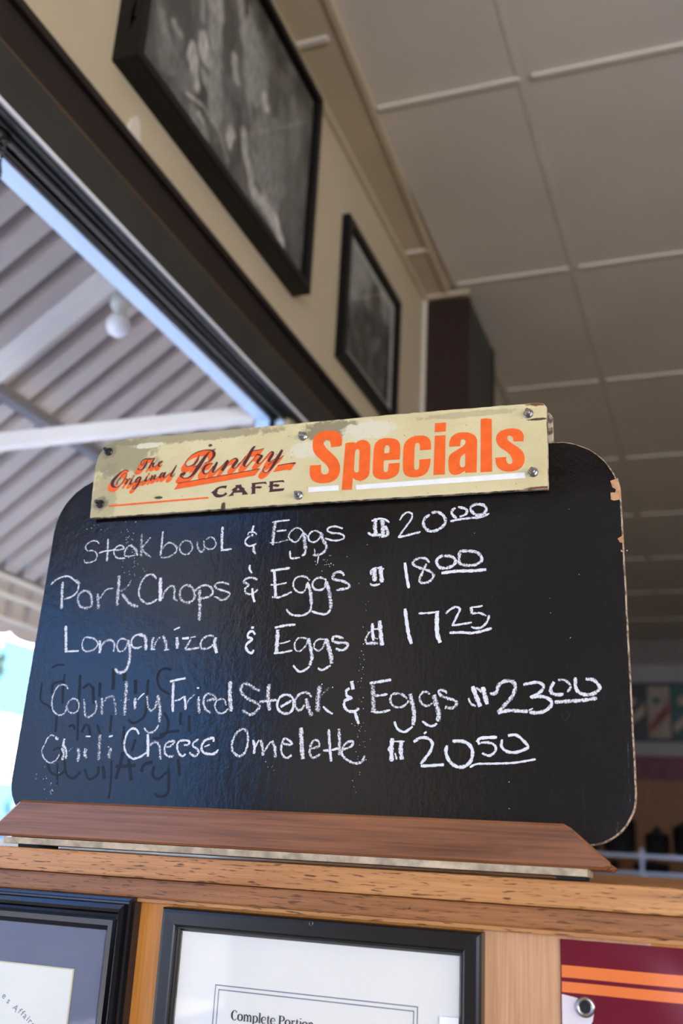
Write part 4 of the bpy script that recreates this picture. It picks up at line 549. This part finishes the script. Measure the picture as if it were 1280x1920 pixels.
en = empty('added_canopy', (-1.9, -4, 2.72)); tag(en, 'flat pale canopy added behind the viewer to cut off the sky reflected in the chalkboard', 'canopy')  # unseen slab added to cap the sky mirrored in the chalkboard
boxo('slab', (-.65, .64, -5, 2.5, .02, .16), M_beam, en, .01); boxo('edge_trim', (-.68, -.65, -5, 2.5, -.02, .18), M_purlin, en)
bc = Vector((-1.504, 2.106, 2.847))
lb = empty('light_bulb', bc); tag(lb, 'unlit white globe light bulb in a pale socket under the street awning', 'light bulb')
bm = bmesh.new(); bmesh.ops.create_uvsphere(bm, u_segments=32, v_segments=20, radius=.0345)
for v in bm.verts:
    if v.co.z > .02: v.co.x *= 1 - (v.co.z - .02) * 14; v.co.y *= 1 - (v.co.z - .02) * 14; v.co.z += (v.co.z - .02) * .6
obj('bulb_glass', bm, M_bulb, lb, True)
bm = bmesh.new(); lathe(bm, [(.019, .030), (.020, .052), (.026, .056), (.030, .060), (.031, .085), (.026, .090), (.024, .100), (.026, .150), (.030, .190), (.030, .205)], 28); obj('socket', bm, M_socket, lb, True)

# across the street, far brighter than the room
bld = empty('street_building', (-19, 22, 0)); tag(bld, 'pale sunlit building across the street seen beneath the awning', 'building')
bm = bmesh.new(); box(bm, -4, 4, -14, 14, -.06, 9); obj('facade_block', bm, M_stucco, bld)
boxo('cornice', (3.9, 4.3, -14.2, 14.2, 8.8, 9.3), M_stucco, bld)
wi = None
for k in range(9):
    for z in (.8, 3.9, 6.4):
        boxo('window', (3.96, 4.03, -12.4 + k * 2.9, -11.2 + k * 2.9, z, z + 1.6), M_bluewin, bld)
def tree(x, y, h, r, label):
    t = empty('street_tree', (x, y, -.1)); tag(t, label, 'tree', 'trees along the street')
    b = bmesh.new(); lathe(b, [(.16, 0), (.12, h * .3), (.09, h * .6)], 10)
    obj('trunk', b, M_bark, t, True)
    V = []; F = []; rr = random.Random(int(x * 10))
    for i in range(2600):
        while 1:
            p = Vector((rr.uniform(-1, 1), rr.uniform(-1, 1), rr.uniform(-1, 1)))
            if p.length < 1: break
        c = Vector((p.x * r, p.y * r, h * .62 + p.z * r * .85)); a = Vector((rr.uniform(-1, 1), rr.uniform(-1, 1), rr.uniform(-1, 1))).normalized() * .11
        b2 = a.cross(Vector((rr.uniform(-1, 1), rr.uniform(-1, 1), rr.uniform(-1, 1)))).normalized() * .05
        n = len(V); V += [c - a, c + b2, c + a, c - b2]; F.append((n, n + 1, n + 2, n + 3))
    tag(mesh_from('foliage', V, F, M_leaf, t), kind='stuff')
shop = empty('added_shop_row', (-17, -16, 0)); tag(shop, 'blue-grey row of shops added behind the viewer to dim the street reflected in the chalkboard', 'building')  # unseen block added to darken the low part of the chalkboard's reflection
bm = bmesh.new(); box(bm, -2, 2, -14, 15, -.06, 6.4); obj('shop_block', bm, plain('blue_grey_render', (.07, .13, .23), .8), shop)
for k in range(8): boxo('shop_window', (1.97, 2.04, -13 + k * 3.4, -10.4 + k * 3.4, .5, 2.4), M_bluewin, shop)
tree(-13.0, 15.25, 7.2, .5, 'leafy street tree at far left beyond the awning, nearer one')
tree(-12.6, 19.5, 5.4, 1.6, 'leafy street tree farther along the opposite kerb')

# ================================================================== THE WOODEN PARTITION
par = empty('wooden_partition', (-.1, 1.1, 0)); tag(par, 'waist-high oak partition with a flat cap, carrying the frames and menu board', 'partition')
def Q(o): o.location = (.1, -1.1, 0); return o
Q(boxo('cap_board', (-1.148, .95, .900, 1.36, 1.4575, 1.479), M_cap, par, .0022))
Q(boxo('moulding', (-1.148, .94, .905, .935, 1.4395, 1.4570), M_mould, par, .0022))
Q(boxo('thin_bead', (-1.148, .94, .908, .92, 1.4355, 1.4395), M_cap, par, .001))
panelw = wood('golden_panel_wood', (.56, .19, .022), (.84, .34, .06), 'Z', .45)
Q(boxo('stile', (-.1985, -.06, .9165, .920, 0, 1.4395), wood('pale_stile_wood', (.52, .25, .11), (.72, .42, .22), 'Z', .42), par, .0008))
Q(boxo('front_panel', (-1.148, .94, .918, .935, 0, 1.440), panelw, par))
Q(boxo('back_panel', (-1.148, .94, 1.325, 1.345, 0, 1.458), panelw, par))
Q(boxo('end_panel', (.92, .94, .935, 1.325, 0, 1.458), panelw, par))
bm = bmesh.new(); bmesh.ops.create_uvsphere(bm, u_segments=14, v_segments=8, radius=.0042, matrix=Matrix.Translation((-.174, .918, 1.3707)) @ Matrix.Diagonal((1, .15, 1.5, 1)))
Q(obj('knot', bm, plain('dark_knot', (.10, .035, .012), .5), par, True))
Q(boxo('brad_nail', (-.262, -.2605, .9042, .906, 1.4475, 1.449), M_dsteel, par))

# ------------------------------------------------------------------ frames on the partition
def hexring(bm, c, r0, r1, h, seg=20):
    lathe(bm, [(r0, 0), (r0, -h), (r1, -h * 1.2), (r1, 0)], seg, c, 'Y')
lf = empty('certificate_frame', (-.74, .917, 1.12)); tag(lf, 'black moulded frame with navy mat and cream certificate, left under the menu board', 'picture frame')
x1, z1 = -.5365 + .74, 1.440 - 1.12; x0, z0 = -.24, 0.0
pf = [(0, 0), (0, .012), (.0015, .0165), (.004, .0170), (.0048, .0150), (.0065, .0150), (.0075, .0195), (.0115, .0205), (.0145, .0175), (.017, .0100), (.0215, .0085), (.0225, .0125), (.0275, .0125), (.030, .0095), (.0325, .0065), (.0325, 0)]
bm = bmesh.new(); mitre_frame(bm, x0, x1, z0, z1, pf, 0); obj('moulded_frame', bm, M_blackgloss, lf)
boxo('mat_board', (x0 + .031, x1 - .031, -.0035, -.0025, z0 + .031, z1 - .031), M_navymat, lf)
boxo('mat_bevel', (-.181, .1388, -.0045, -.0035, .058, .2500), M_bevel, lf)
boxo('certificate', (-.180, .1378, -.0050, -.0045, .059, .2489), M_creampaper, lf)
sheet_glass(x0 + .032, x1 - .032, -.0075, z0 + .032, z1 - .032, lf)
for chh, x, z in (('s', -.6742, 1.3341), ('e', -.6805, 1.3385), ('A', -.6660, 1.3293), ('f', -.6590, 1.3262), ('f', -.6556, 1.3246), ('a', -.6526, 1.3230), ('i', -.6482, 1.3206), ('r', -.6460, 1.3190), ('s', -.6425, 1.3162)):
    text('printed_letter', chh, .0085, M_greyink, lf, (x + .74, -.0052, z - 1.12), 0, R(-38))

cf = empty('certificate_frame', (-.35, .917, 1.10)); tag(cf, 'plain black frame with a white printed notice, centred under the menu board', 'picture frame')
zt = 1.4333 - 1.10
pf = [(0, 0), (0, .014), (.0015, .0165), (.004, .0170), (.014, .0168), (.0155, .0160), (.0165, .0130), (.0175, .0130), (.0185, .0115), (.020, .0090), (.020, 0)]
bm = bmesh.new(); mitre_frame(bm, -.1542, .1535, -.07, zt, pf, 0); obj('frame', bm, M_blackfront, cf)
boxo('backing_edge', (-.1365, .1370, -.0062, -.0050, -.053, zt - .0168), M_bevel, cf)
boxo('notice_sheet', (-.1355, .1360, -.0080, -.0062, -.052, zt - .0185), M_whitepaper, cf)
sheet_glass(-.1350, .1345, -.0098, -.051, zt - .0190, cf)
SER = dict(C=(1.15, [[(.92, 1.18, .08), (.75, 1.40, .1), (.5, 1.45, .1), (.18, 1.1, .26), (.12, .72, .3), (.18, .35, .26), (.5, 0, .1), (.8, .05, .1), (1, .3, .08)], [(.95, 1.45, .07), (.95, 1.05, .07)]]),
 o=(1.1, [[(.5, 1, .09), (.16, .78, .22), (.12, .5, .27), (.16, .22, .22), (.5, 0, .09), (.84, .22, .22), (.88, .5, .27), (.84, .78, .22), (.5, 1, .09)]]),
 m=(1.62, [[(.2, 0, .22), (.2, .95, .22)], [(.78, 0, .22), (.78, .8, .22)], [(1.35, 0, .22), (1.35, .8, .22)], [(.2, .78, .1), (.5, 1, .16), (.78, .75, .22)], [(.78, .78, .1), (1.07, 1, .16), (1.35, .75, .22)], [(.0, .96, .07), (.25, .96, .07)], [(.02, .03, .07), (.4, .03, .07)], [(.6, .03, .07), (.96, .03, .07)], [(1.17, .03, .07), (1.54, .03, .07)]]),
 n=(1.1, [[(.2, 0, .22), (.2, .95, .22)], [(.8, 0, .22), (.8, .8, .22)], [(.2, .78, .1), (.5, 1, .16), (.8, .75, .22)], [(.0, .96, .07), (.25, .96, .07)], [(.02, .03, .07), (.4, .03, .07)], [(.62, .03, .07), (1, .03, .07)]]),
 p=(1.1, [[(.22, -.45, .22), (.22, .95, .22)], [(.22, .8, .08), (.55, 1, .1), (.88, .75, .22), (.92, .5, .25), (.88, .25, .22), (.55, 0, .1), (.22, .15, .08)], [(.0, .96, .07), (.25, .96, .07)], [(.02, -.45, .07), (.45, -.45, .07)]]),
 l=(.5, [[(.24, 0, .23), (.24, 1.5, .23)], [(.02, 1.5, .07), (.3, 1.5, .07)], [(.04, .03, .07), (.45, .03, .07)]]),
 e=(1.0, [[(.15, .55, .07), (.8, .55, .07), (.78, .82, .15), (.5, 1, .1), (.16, .78, .22), (.12, .5, .26), (.2, .2, .22), (.5, 0, .1), (.85, .18, .07)]]),
 t=(.66, [[(.27, 1.25, .12), (.27, .9, .22), (.27, .25, .22), (.38, .03, .12), (.58, .1, .06)], [(.02, .95, .08), (.56, .95, .08)]]),
 P=(1.18, [[(.28, 0, .28), (.28, 1.45, .28)], [(.28, 1.42, .08), (.7, 1.42, .1), (.98, 1.22, .24), (.98, .93, .24), (.7, .72, .1), (.28, .72, .08)], [(.02, 1.45, .07), (.4, 1.45, .07)], [(.02, .03, .07), (.55, .03, .07)]]),
 r=(.78, [[(.22, 0, .22), (.22, .95, .22)], [(.22, .7, .08), (.42, .95, .12), (.64, .9, .2)], [(.0, .96, .07), (.25, .96, .07)], [(.02, .03, .07), (.45, .03, .07)]]),
 i=(.5, [[(.24, 0, .23), (.24, .95, .23)], [(.24, 1.3, .24), (.24, 1.44, .24)], [(.02, .96, .07), (.25, .96, .07)], [(.04, .03, .07), (.45, .03, .07)]]))
def serif(s, u, x, z, y):
    for ch_ in s:
        if ch_ == ' ': x += .45 * u; continue
        adv, strokes = SER[ch_]; V, F, At = [], [], []
        for st in strokes:
            path = catmull([(x + a * u, z + b * u, c * u) for a, b, c in st], False, .0004)
            ribbon(V, F, At, path, lambda i: path[i][2] * 1.15, y)
        mesh_from('printed_letter', V, F, M_ink, cf); x += adv * u
def rule(x0, x1, z0, z1): boxo('printed_rule', (x0, x1, -.0084, -.0080, z0, z1), M_greyink, cf)
for i, (a, b, zt_) in enumerate(((-.0956, .0975, .2704), (-.0920, .0942, .2668))):
    rule(a, b, zt_ - .0006, zt_ + .0003); rule(a, a + .0008, -.02, zt_); rule(b - .0008, b, -.02, zt_)
serif('Complete Portion', .0054, -.0770, .2432, -.0084)
boxo('white_tag', (.117, .1335, -.0108, -.0104, .235, .2655), plain('bright_white_tag', (.92, .92, .92), .5), cf)
bm = bmesh.new(); hexring(bm, (-.0012, -.0168, .3296), .0022, .0012, .0006); obj('screw', bm, M_dsteel, cf, True)

rs = empty('vinyl_banner', (.0, .9155, 1.433)); tag(rs, 'glossy maroon vinyl banner with two orange stripes and a metal grommet', 'banner')
V = []; F = []; nx, nz = 30, 20; x0, x1, z0, z1 = -.1325, .30, -.24, 0.0
def wav(x, z): return -.0012 - .0010 * math.sin(x * 60 + z * 25) * min(1, abs(z) * 60) - .0008 * math.sin(x * 25)
def sheet(name, x0, x1, z0, z1, nx, nz, off, mat, shear=0):
    V = [(x0 + (x1 - x0) * i / nx, 0, z0 + (z1 - z0) * j / nz) for j in range(nz + 1) for i in range(nx + 1)]
    V = [(x, wav(x, z) - off, z) for x, _, z in V]; F = [(j * (nx + 1) + i, j * (nx + 1) + i + 1, (j + 1) * (nx + 1) + i + 1, (j + 1) * (nx + 1) + i) for j in range(nz) for i in range(nx)]
    me = bpy.data.meshes.new(name); me.from_pydata(V, [], F); ob = link(name, me, mat, rs, True); return ob
sheet('vinyl_sheet', x0, x1, z0, z1, 60, 40, 0, M_vred)
sheet('orange_stripe', x0 + .0008, x1, -.0293, -.0200, 60, 3, .0003, M_vorange)
sheet('orange_stripe', x0 + .0008, x1, -.0405, -.0325, 60, 3, .0003, M_vorange)
V = [(-.1318, -.042), (-.1085, -.0455), (-.1060, -.052), (-.1075, -.060), (-.112, -.068), (-.118, -.085), (-.1318, -.12)]
bm = bmesh.new(); vs = [bm.verts.new((x, wav(x, z) - .0005, z)) for x, z in V]; bm.faces.new(vs[::-1]); obj('glare_corner', bm, M_glare, rs)  # corner glare painted as a white patch round the grommet
bm = bmesh.new(); lathe(bm, [(.0078, .001), (.0078, -.0012), (.0068, -.0020), (.0050, -.0018), (.0042, -.0005), (.0042, .001)], 28, (-.1130, -.0020, -.0500), 'Y', False); obj('grommet', bm, M_steel, rs, True)
bm = bmesh.new(); lathe(bm, [(.0001, -.0003), (.0043, -.0003)], 20, (-.1130, -.0020, -.0500), 'Y', False); obj('grommet_hole', bm, M_foot, rs)

# ================================================================== THE MENU BOARD
U3 = Vector((.99982, .01880, .00105)); N3 = Vector((.01876, -.99921, .03500)); V3 = Vector((-.0017, .0350, .99939))
MB_ = Matrix(((U3.x, -N3.x, V3.x, -.3489), (U3.y, -N3.y, V3.y, .93), (U3.z, -N3.z, V3.z, 1.5236), (0, 0, 0, 1)))
mb = empty('menu_board', mat=MB_); tag(mb, 'black specials chalkboard with a cream painted header, standing on the oak partition', 'chalkboard')
mm = .001
bm = bmesh.new()
ol = rrect(-.3685, .2815, -.016, .373, (.040, .046, .066, .066), 12)
ol2 = []
rr = random.Random(3)
for i in range(len(ol)):
    a, b = ol[i - 1], ol[i]; d = math.dist(a, b); n = max(1, int(d / .004))
    for k in range(1, n + 1):
        t = k / n; ol2.append((a[0] + (b[0] - a[0]) * t, a[1] + (b[1] - a[1]) * t))
# the sides converge slightly: the right edge leans in towards the top
def lean(p):
    x, z = p
    if x > .2: x -= max(0, (z - .05)) * .012 * (x - .2) / .08
    return (x + rr.uniform(-.0002, .0002), z + rr.uniform(-.0002, .0002))
prism(bm, [lean(p) for p in ol2], 0, .0085, .0013, 1)
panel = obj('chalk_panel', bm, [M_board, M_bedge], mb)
for k in ('1', '2', '3', '4', '5', 'ghost'):
    strokes = []
    for st in CHALK[k].split(';'):
        f = [float(q) for q in st.split(',')]; strokes.append((f[0] * mm, f[1], [(f[i] * mm, f[i + 1] * mm) for i in range(2, len(f), 2)]))
    # strokes that touch or nearly touch form one word
    words = []
    for s_ in (sorted(strokes, key=lambda q: min(p[0] for p in q[2])) if k != 'ghost' else strokes):
        lo, hi = min(p[0] for p in s_[2]), max(p[0] for p in s_[2])
        if words and (lo - words[-1][0] < .0105 if k != 'ghost' else False): words[-1][1].append(s_); words[-1][0] = max(words[-1][0], hi)
        else: words.append([hi, [s_]])
    si = 0
    for _, ws in words:
        V, F, At = [], [], []
        for w, d, pp in ws:
            path = catmull(pp, False, .0011); n = len(path); ph = rr.uniform(0, 6); si += 1
            wf = (lambda i, n=n, w=w, ph=ph: w * (1 + .13 * math.sin(i * .9 + ph) + .08 * math.sin(i * 2.3)) * (1 if 1 < i < n - 2 else .82))
            ribbon(V, F, At, path, (wf if k != 'ghost' else (lambda i: w * 1.25)), (-.0002 if k == 'ghost' else -.00035) - si * 2e-6, d, .20)
        mesh_from('wiped_writing' if k == 'ghost' else 'chalk_word', V, F, M_ghost if k == 'ghost' else M_chalk, panel, At)
V, F, At = [], [], []
for cx, cz, sx_, sz_, n in ((-311, 309, 12, 16, 16), (-267, 300, 5, 12, 10), (-262, 280, 6, 22, 26), (-251, 255, 10, 8, 12), (-23, 254, 10, 6, 18), (23, 120, 3, 45, 40), (27, 62, 3, 12, 14), (-318, 24, 9, 16, 26), (230, 250, 40, 60, 7), (210, 90, 40, 60, 7), (-70, 43, 5, 6, 5), (30, 200, 6, 60, 6)):
    for _ in range(n):
        x, z = rr.gauss(cx, sx_) * mm, rr.gauss(cz, sz_) * mm
        if z > .315: continue
        r_ = rr.uniform(.0002, .00055); b0 = len(V)
        for q in range(6): V.append((x + r_ * math.cos(q * 1.047) * rr.uniform(.6, 1.3), -.0003, z + r_ * math.sin(q * 1.047) * rr.uniform(.6, 1.4))); At.append(rr.uniform(.8, 1.1))
        F.append(tuple(range(b0, b0 + 6)))
tag(mesh_from('chalk_dust', V, F, M_chalk, panel, At), kind='stuff')
for lp in CHIPS:
    Vv, Ff = fill_loops([[(x * mm - .0006, z * mm) for x, z in lp]], -.00045); mesh_from('bare_edge_chip', Vv, Ff, M_bare, panel)

# header: thick painted panel bolted across the top
bm = bmesh.new()
hp = [(-.3150, .3180), (-.05, .3195), (.2098, .3185), (.2100, .35), (.2090, .4080), (.2060, .4125), (.1990, .4145), (.05, .4162), (-.15, .4160), (-.2860, .4160), (-.3000, .4145), (-.3100, .4085), (-.3165, .398), (-.3190, .3850), (-.3175, .35)]
h2 = []
for i in range(len(hp)):
    a, b = hp[i - 1], hp[i]; n = max(1, int(math.dist(a, b) / .006))
    for k in range(1, n + 1): t = k / n; h2.append((a[0] + (b[0] - a[0]) * t + rr.uniform(-.0002, .0002), a[1] + (b[1] - a[1]) * t + rr.uniform(-.00025, .00025)))
prism(bm, h2, -.0090, -.0048, .0006, 1)
hd = obj('header_panel', bm, [M_header, M_hedge], mb)
bk = bmesh.new(); prism(bk, [(x + .0035 if x > 0 else x + .004, z - .002) for x, z in hp], .0090, .0150, .0008, 1); obj('header_backing', bk, [M_hedge, M_hedge], mb)
YL = -.0093
# script lettering: orange thrown shadow first, maroon strokes above it
Vs, Fs, As, Vo, Fo, Ao = [], [], [], [], [], []
ox, oz = SHOFF[0] * mm, SHOFF[1] * mm
for n_, st in enumerate(SCRIPT.split(';')):
    f = [float(q) for q in st.split(',')]; pp = [(f[i] * mm, f[i + 1] * mm, f[i + 2] * mm) for i in range(0, len(f), 3)]
    path = catmull(pp, False, .0009); n = len(path)
    small = n_ < 17; k = .72 if small else 1
    ribbon(Vs, Fs, As, [p[:2] for p in path], lambda i: max(path[i][2] * (1.22 if small else 1.05), .0006), YL - .0002 - n_ * 1e-6)
    o2 = (ox * k, oz * k); y_ = YL - n_ * 2e-6
    for sft in (0, .25, .5, .75, 1): ribbon(Vo, Fo, Ao, [(p[0] + o2[0] * sft, p[1] + o2[1] * sft) for p in path], lambda i: max(path[i][2] * 1.12, .0011), y_ - sft * 1e-6)
    b0 = len(Vo)
    for p in path: Vo += [(p[0], y_, p[1]), (p[0] + o2[0], y_, p[1] + o2[1])]
    for i in range(n - 1): Fo.append((b0 + 2 * i, b0 + 2 * i + 1, b0 + 2 * i + 3, b0 + 2 * i + 2))
mesh_from('orange_letter_shadow', Vo, Fo, M_orange, hd); mesh_from('script_lettering', Vs, Fs, M_maroon, hd)
for nm, g in GLYPHS:
    loops = []
    for l in g.split('|'):
        f = [float(q) for q in l.split(',')]; pts = [(f[i] * mm, f[i + 1] * mm, int(f[i + 2])) for i in range(0, len(f), 3)]
        n = len(pts)
        cs = [i for i in range(n) if pts[i][2]]
        if not cs: loops.append([p[:2] for p in catmull([p[:2] for p in pts], True, .001)]); continue
        out = []
        for a, b in zip(cs, cs[1:] + [cs[0] + n]):
            seg = [pts[i % n][:2] for i in range(a, b + 1)]
            out += (catmull(seg, False, .001)[:-1] if len(seg) > 2 else [seg[0]])
        loops.append(out)
    Vv, Ff = fill_loops(loops, YL)
    mat = M_maroon if nm in 'CAFE' else (M_white if nm[0] == 'w' else M_orange)
    mesh_from('painted_rule' if nm in ('w1', 'w2', 'ol') else 'painted_letter', Vv, Ff, mat, hd)
for i, (u, v) in enumerate(((-303, 401), (-303.5, 335), (-56.5, 399), (-56, 329), (190.5, 402.5), (195, 337))):
    b = bmesh.new(); c = (u * mm, 0, v * mm)
    lathe(b, [(.0052, -.0088), (.0052, -.0100), (.0046, -.0108)], 26, c, 'Y')
    lathe(b, [(.0040, -.0106), (.0040, -.0136), (.0034, -.0144)], 6, c, 'Y')
    lathe(b, [(.0021, -.014), (.0023, -.0165), (.0021, -.0172), (.0023, -.0179), (.0021, -.0186), (.0019, -.0192)], 16, c, 'Y')
    obj('bolt', b, M_dsteel if i < 2 else M_steel, hd)

# rail, base strip and feet
bm = bmesh.new()
prism(bm, [(-.3710, -.0345), (-.3735, -.031), (-.3400, .0005), (-.336, .0018), (.2200, .0010), (.2255, -.0015), (.2580, -.0285), (.2590, -.0325), (.2540, -.0352)], -.0185, -.0015, .0022, 0)
obj('front_rail', bm, M_rail, mb)
bm = bmesh.new(); prism(bm, [(-.365, -.0345), (-.33, -.004), (.22, -.004), (.262, -.033), (.258, -.0362)], .010, .030, .002, 0)
obj('rear_rail', bm, M_rail, mb)
boxo('base_strip', (-.3525, .2398, -.0172, .032, -.0415, -.0352), M_strip, mb, .0004)
for x in (-.325, .225): boxo('foot', (x - .012, x + .012, -.012, .025, -.0445, -.0415), M_foot, mb)

# ================================================================== FAR END OF THE ROOM
YF = 12.0
fw = empty('serving_wall', (1.5, YF, 0)); tag(fw, 'brown panelled serving wall at the dim far end of the room', 'wall unit')
boxo('panelled_wall', (-2.64, 3.4, 0, .12, 0, 2.34), M_brownwall, fw)
boxo('pale_band', (-2.64, 3.4, -.05, .12, 2.60, 2.75), M_band, fw)
boxo('wine_fascia', (-2.64, 3.4, -.02, .12, 2.34, 2.60), M_wine, fw)
boxo('upper_wall', (-2.64, 3.4, .0, .12, 2.75, 3.42), M_posterdark, fw)
boxo('top_band', (-2.64, 3.4, -.06, .12, 3.42, 3.62), M_band, fw)
boxo('header_wall', (-2.64, 3.4, .02, .12, 3.62, 3.94), plain('dim_header_paint', (.22, .19, .16), .6), fw)
def poster(x0, x1, z0, z1, m1, m2, label, group='posters above the serving wall'):
    p = empty('poster', ((x0 + x1) / 2, YF - .012, z0)); w = (x1 - x0) / 2; tag(p, label, 'poster')
    boxo('board', (-w, w, -.02, 0.0, 0, z1 - z0), m1, p)
    bm = bmesh.new(); prism(bm, [(-w * .9, .05), (w * .9, (z1 - z0) * .45), (w * .9, (z1 - z0) * .7), (-w * .9, (z1 - z0) * .25)], -.024, -.02, 0, 0); obj('diagonal_band', bm, m2, p)
    bm = bmesh.new(); lathe(bm, [(.001, -.026), (w * .38, -.026), (w * .38, -.02)], 16, (-w * .2, 0, (z1 - z0) * .72), 'Y', False); obj('printed_disc', bm, m2 if m1 is not M_postercream else M_posterteal, p)
poster(-.98, -.72, 2.82, 3.36, M_posterdark, M_postercream, 'dark poster with a cream band, leftmost at the far end right of the chalkboard')
poster(-.70, -.46, 2.80, 3.38, M_postercream, M_posterred, 'cream and red poster at the far end right of the chalkboard')
poster(-.44, -.14, 2.80, 3.38, M_posterteal, M_postercream, 'teal poster at the right edge of the far wall')
rk = empty('shelf_rack', (-.5, 8.1, 0)); tag(rk, 'pale blue steel shelf rack with dark pans, seen right of the menu board', 'shelf rack')
for z in (.45, 1.02, 1.385, 1.505): boxo('shelf', (-.62, 1.2, -.2, .2, z, z + .026), M_shelf, rk, .003)
for x in (-.60, -.05, .35, 1.18):
    for y in (-.19, .19): boxo('upright', (x - .012, x + .012, y - .012, y + .012, 0, 1.57), M_shelf, rk)
def pan(x, y, z, r, h, label):
    p = empty('dark_pan', (x, y, z)); tag(p, label, 'pan', 'dark pans on the far shelf rack')
    b = bmesh.new(); lathe(b, [(r * .8, 0), (r, h * .15), (r, h), (r * 1.06, h), (r * .9, h * 1.05), (r * .3, h * 1.25), (.02, h * 1.3)], 20); obj('body', b, M_darkpot, p, True)
    b = bmesh.new(); lathe(b, [(.02, h * 1.28), (.03, h * 1.38), (.01, h * 1.45)], 10); obj('lid_knob', b, M_darkpot, p, True)
for i, (x, r, h) in enumerate(((-.98, .10, .14), (-.72, .12, .20), (-.45, .09, .12), (-.22, .12, .17), (.08, .1, .13))):
    pan(x, 8.1, 1.532, r, h * 1.15, 'dark lidded pan on the top shelf of the far rack, ' + ('nearest the chalkboard', 'biggest one', 'third from the chalkboard', 'fourth from the chalkboard', 'farthest right')[i])
for i, (x, r, h) in enumerate(((-.85, .12, .06), (-.50, .13, .055), (-.15, .12, .06))):
    pan(x, 8.1, 1.412, r, h, 'low dark pan on the second shelf of the far rack, ' + ('nearest the chalkboard', 'middle one', 'farthest right')[i])
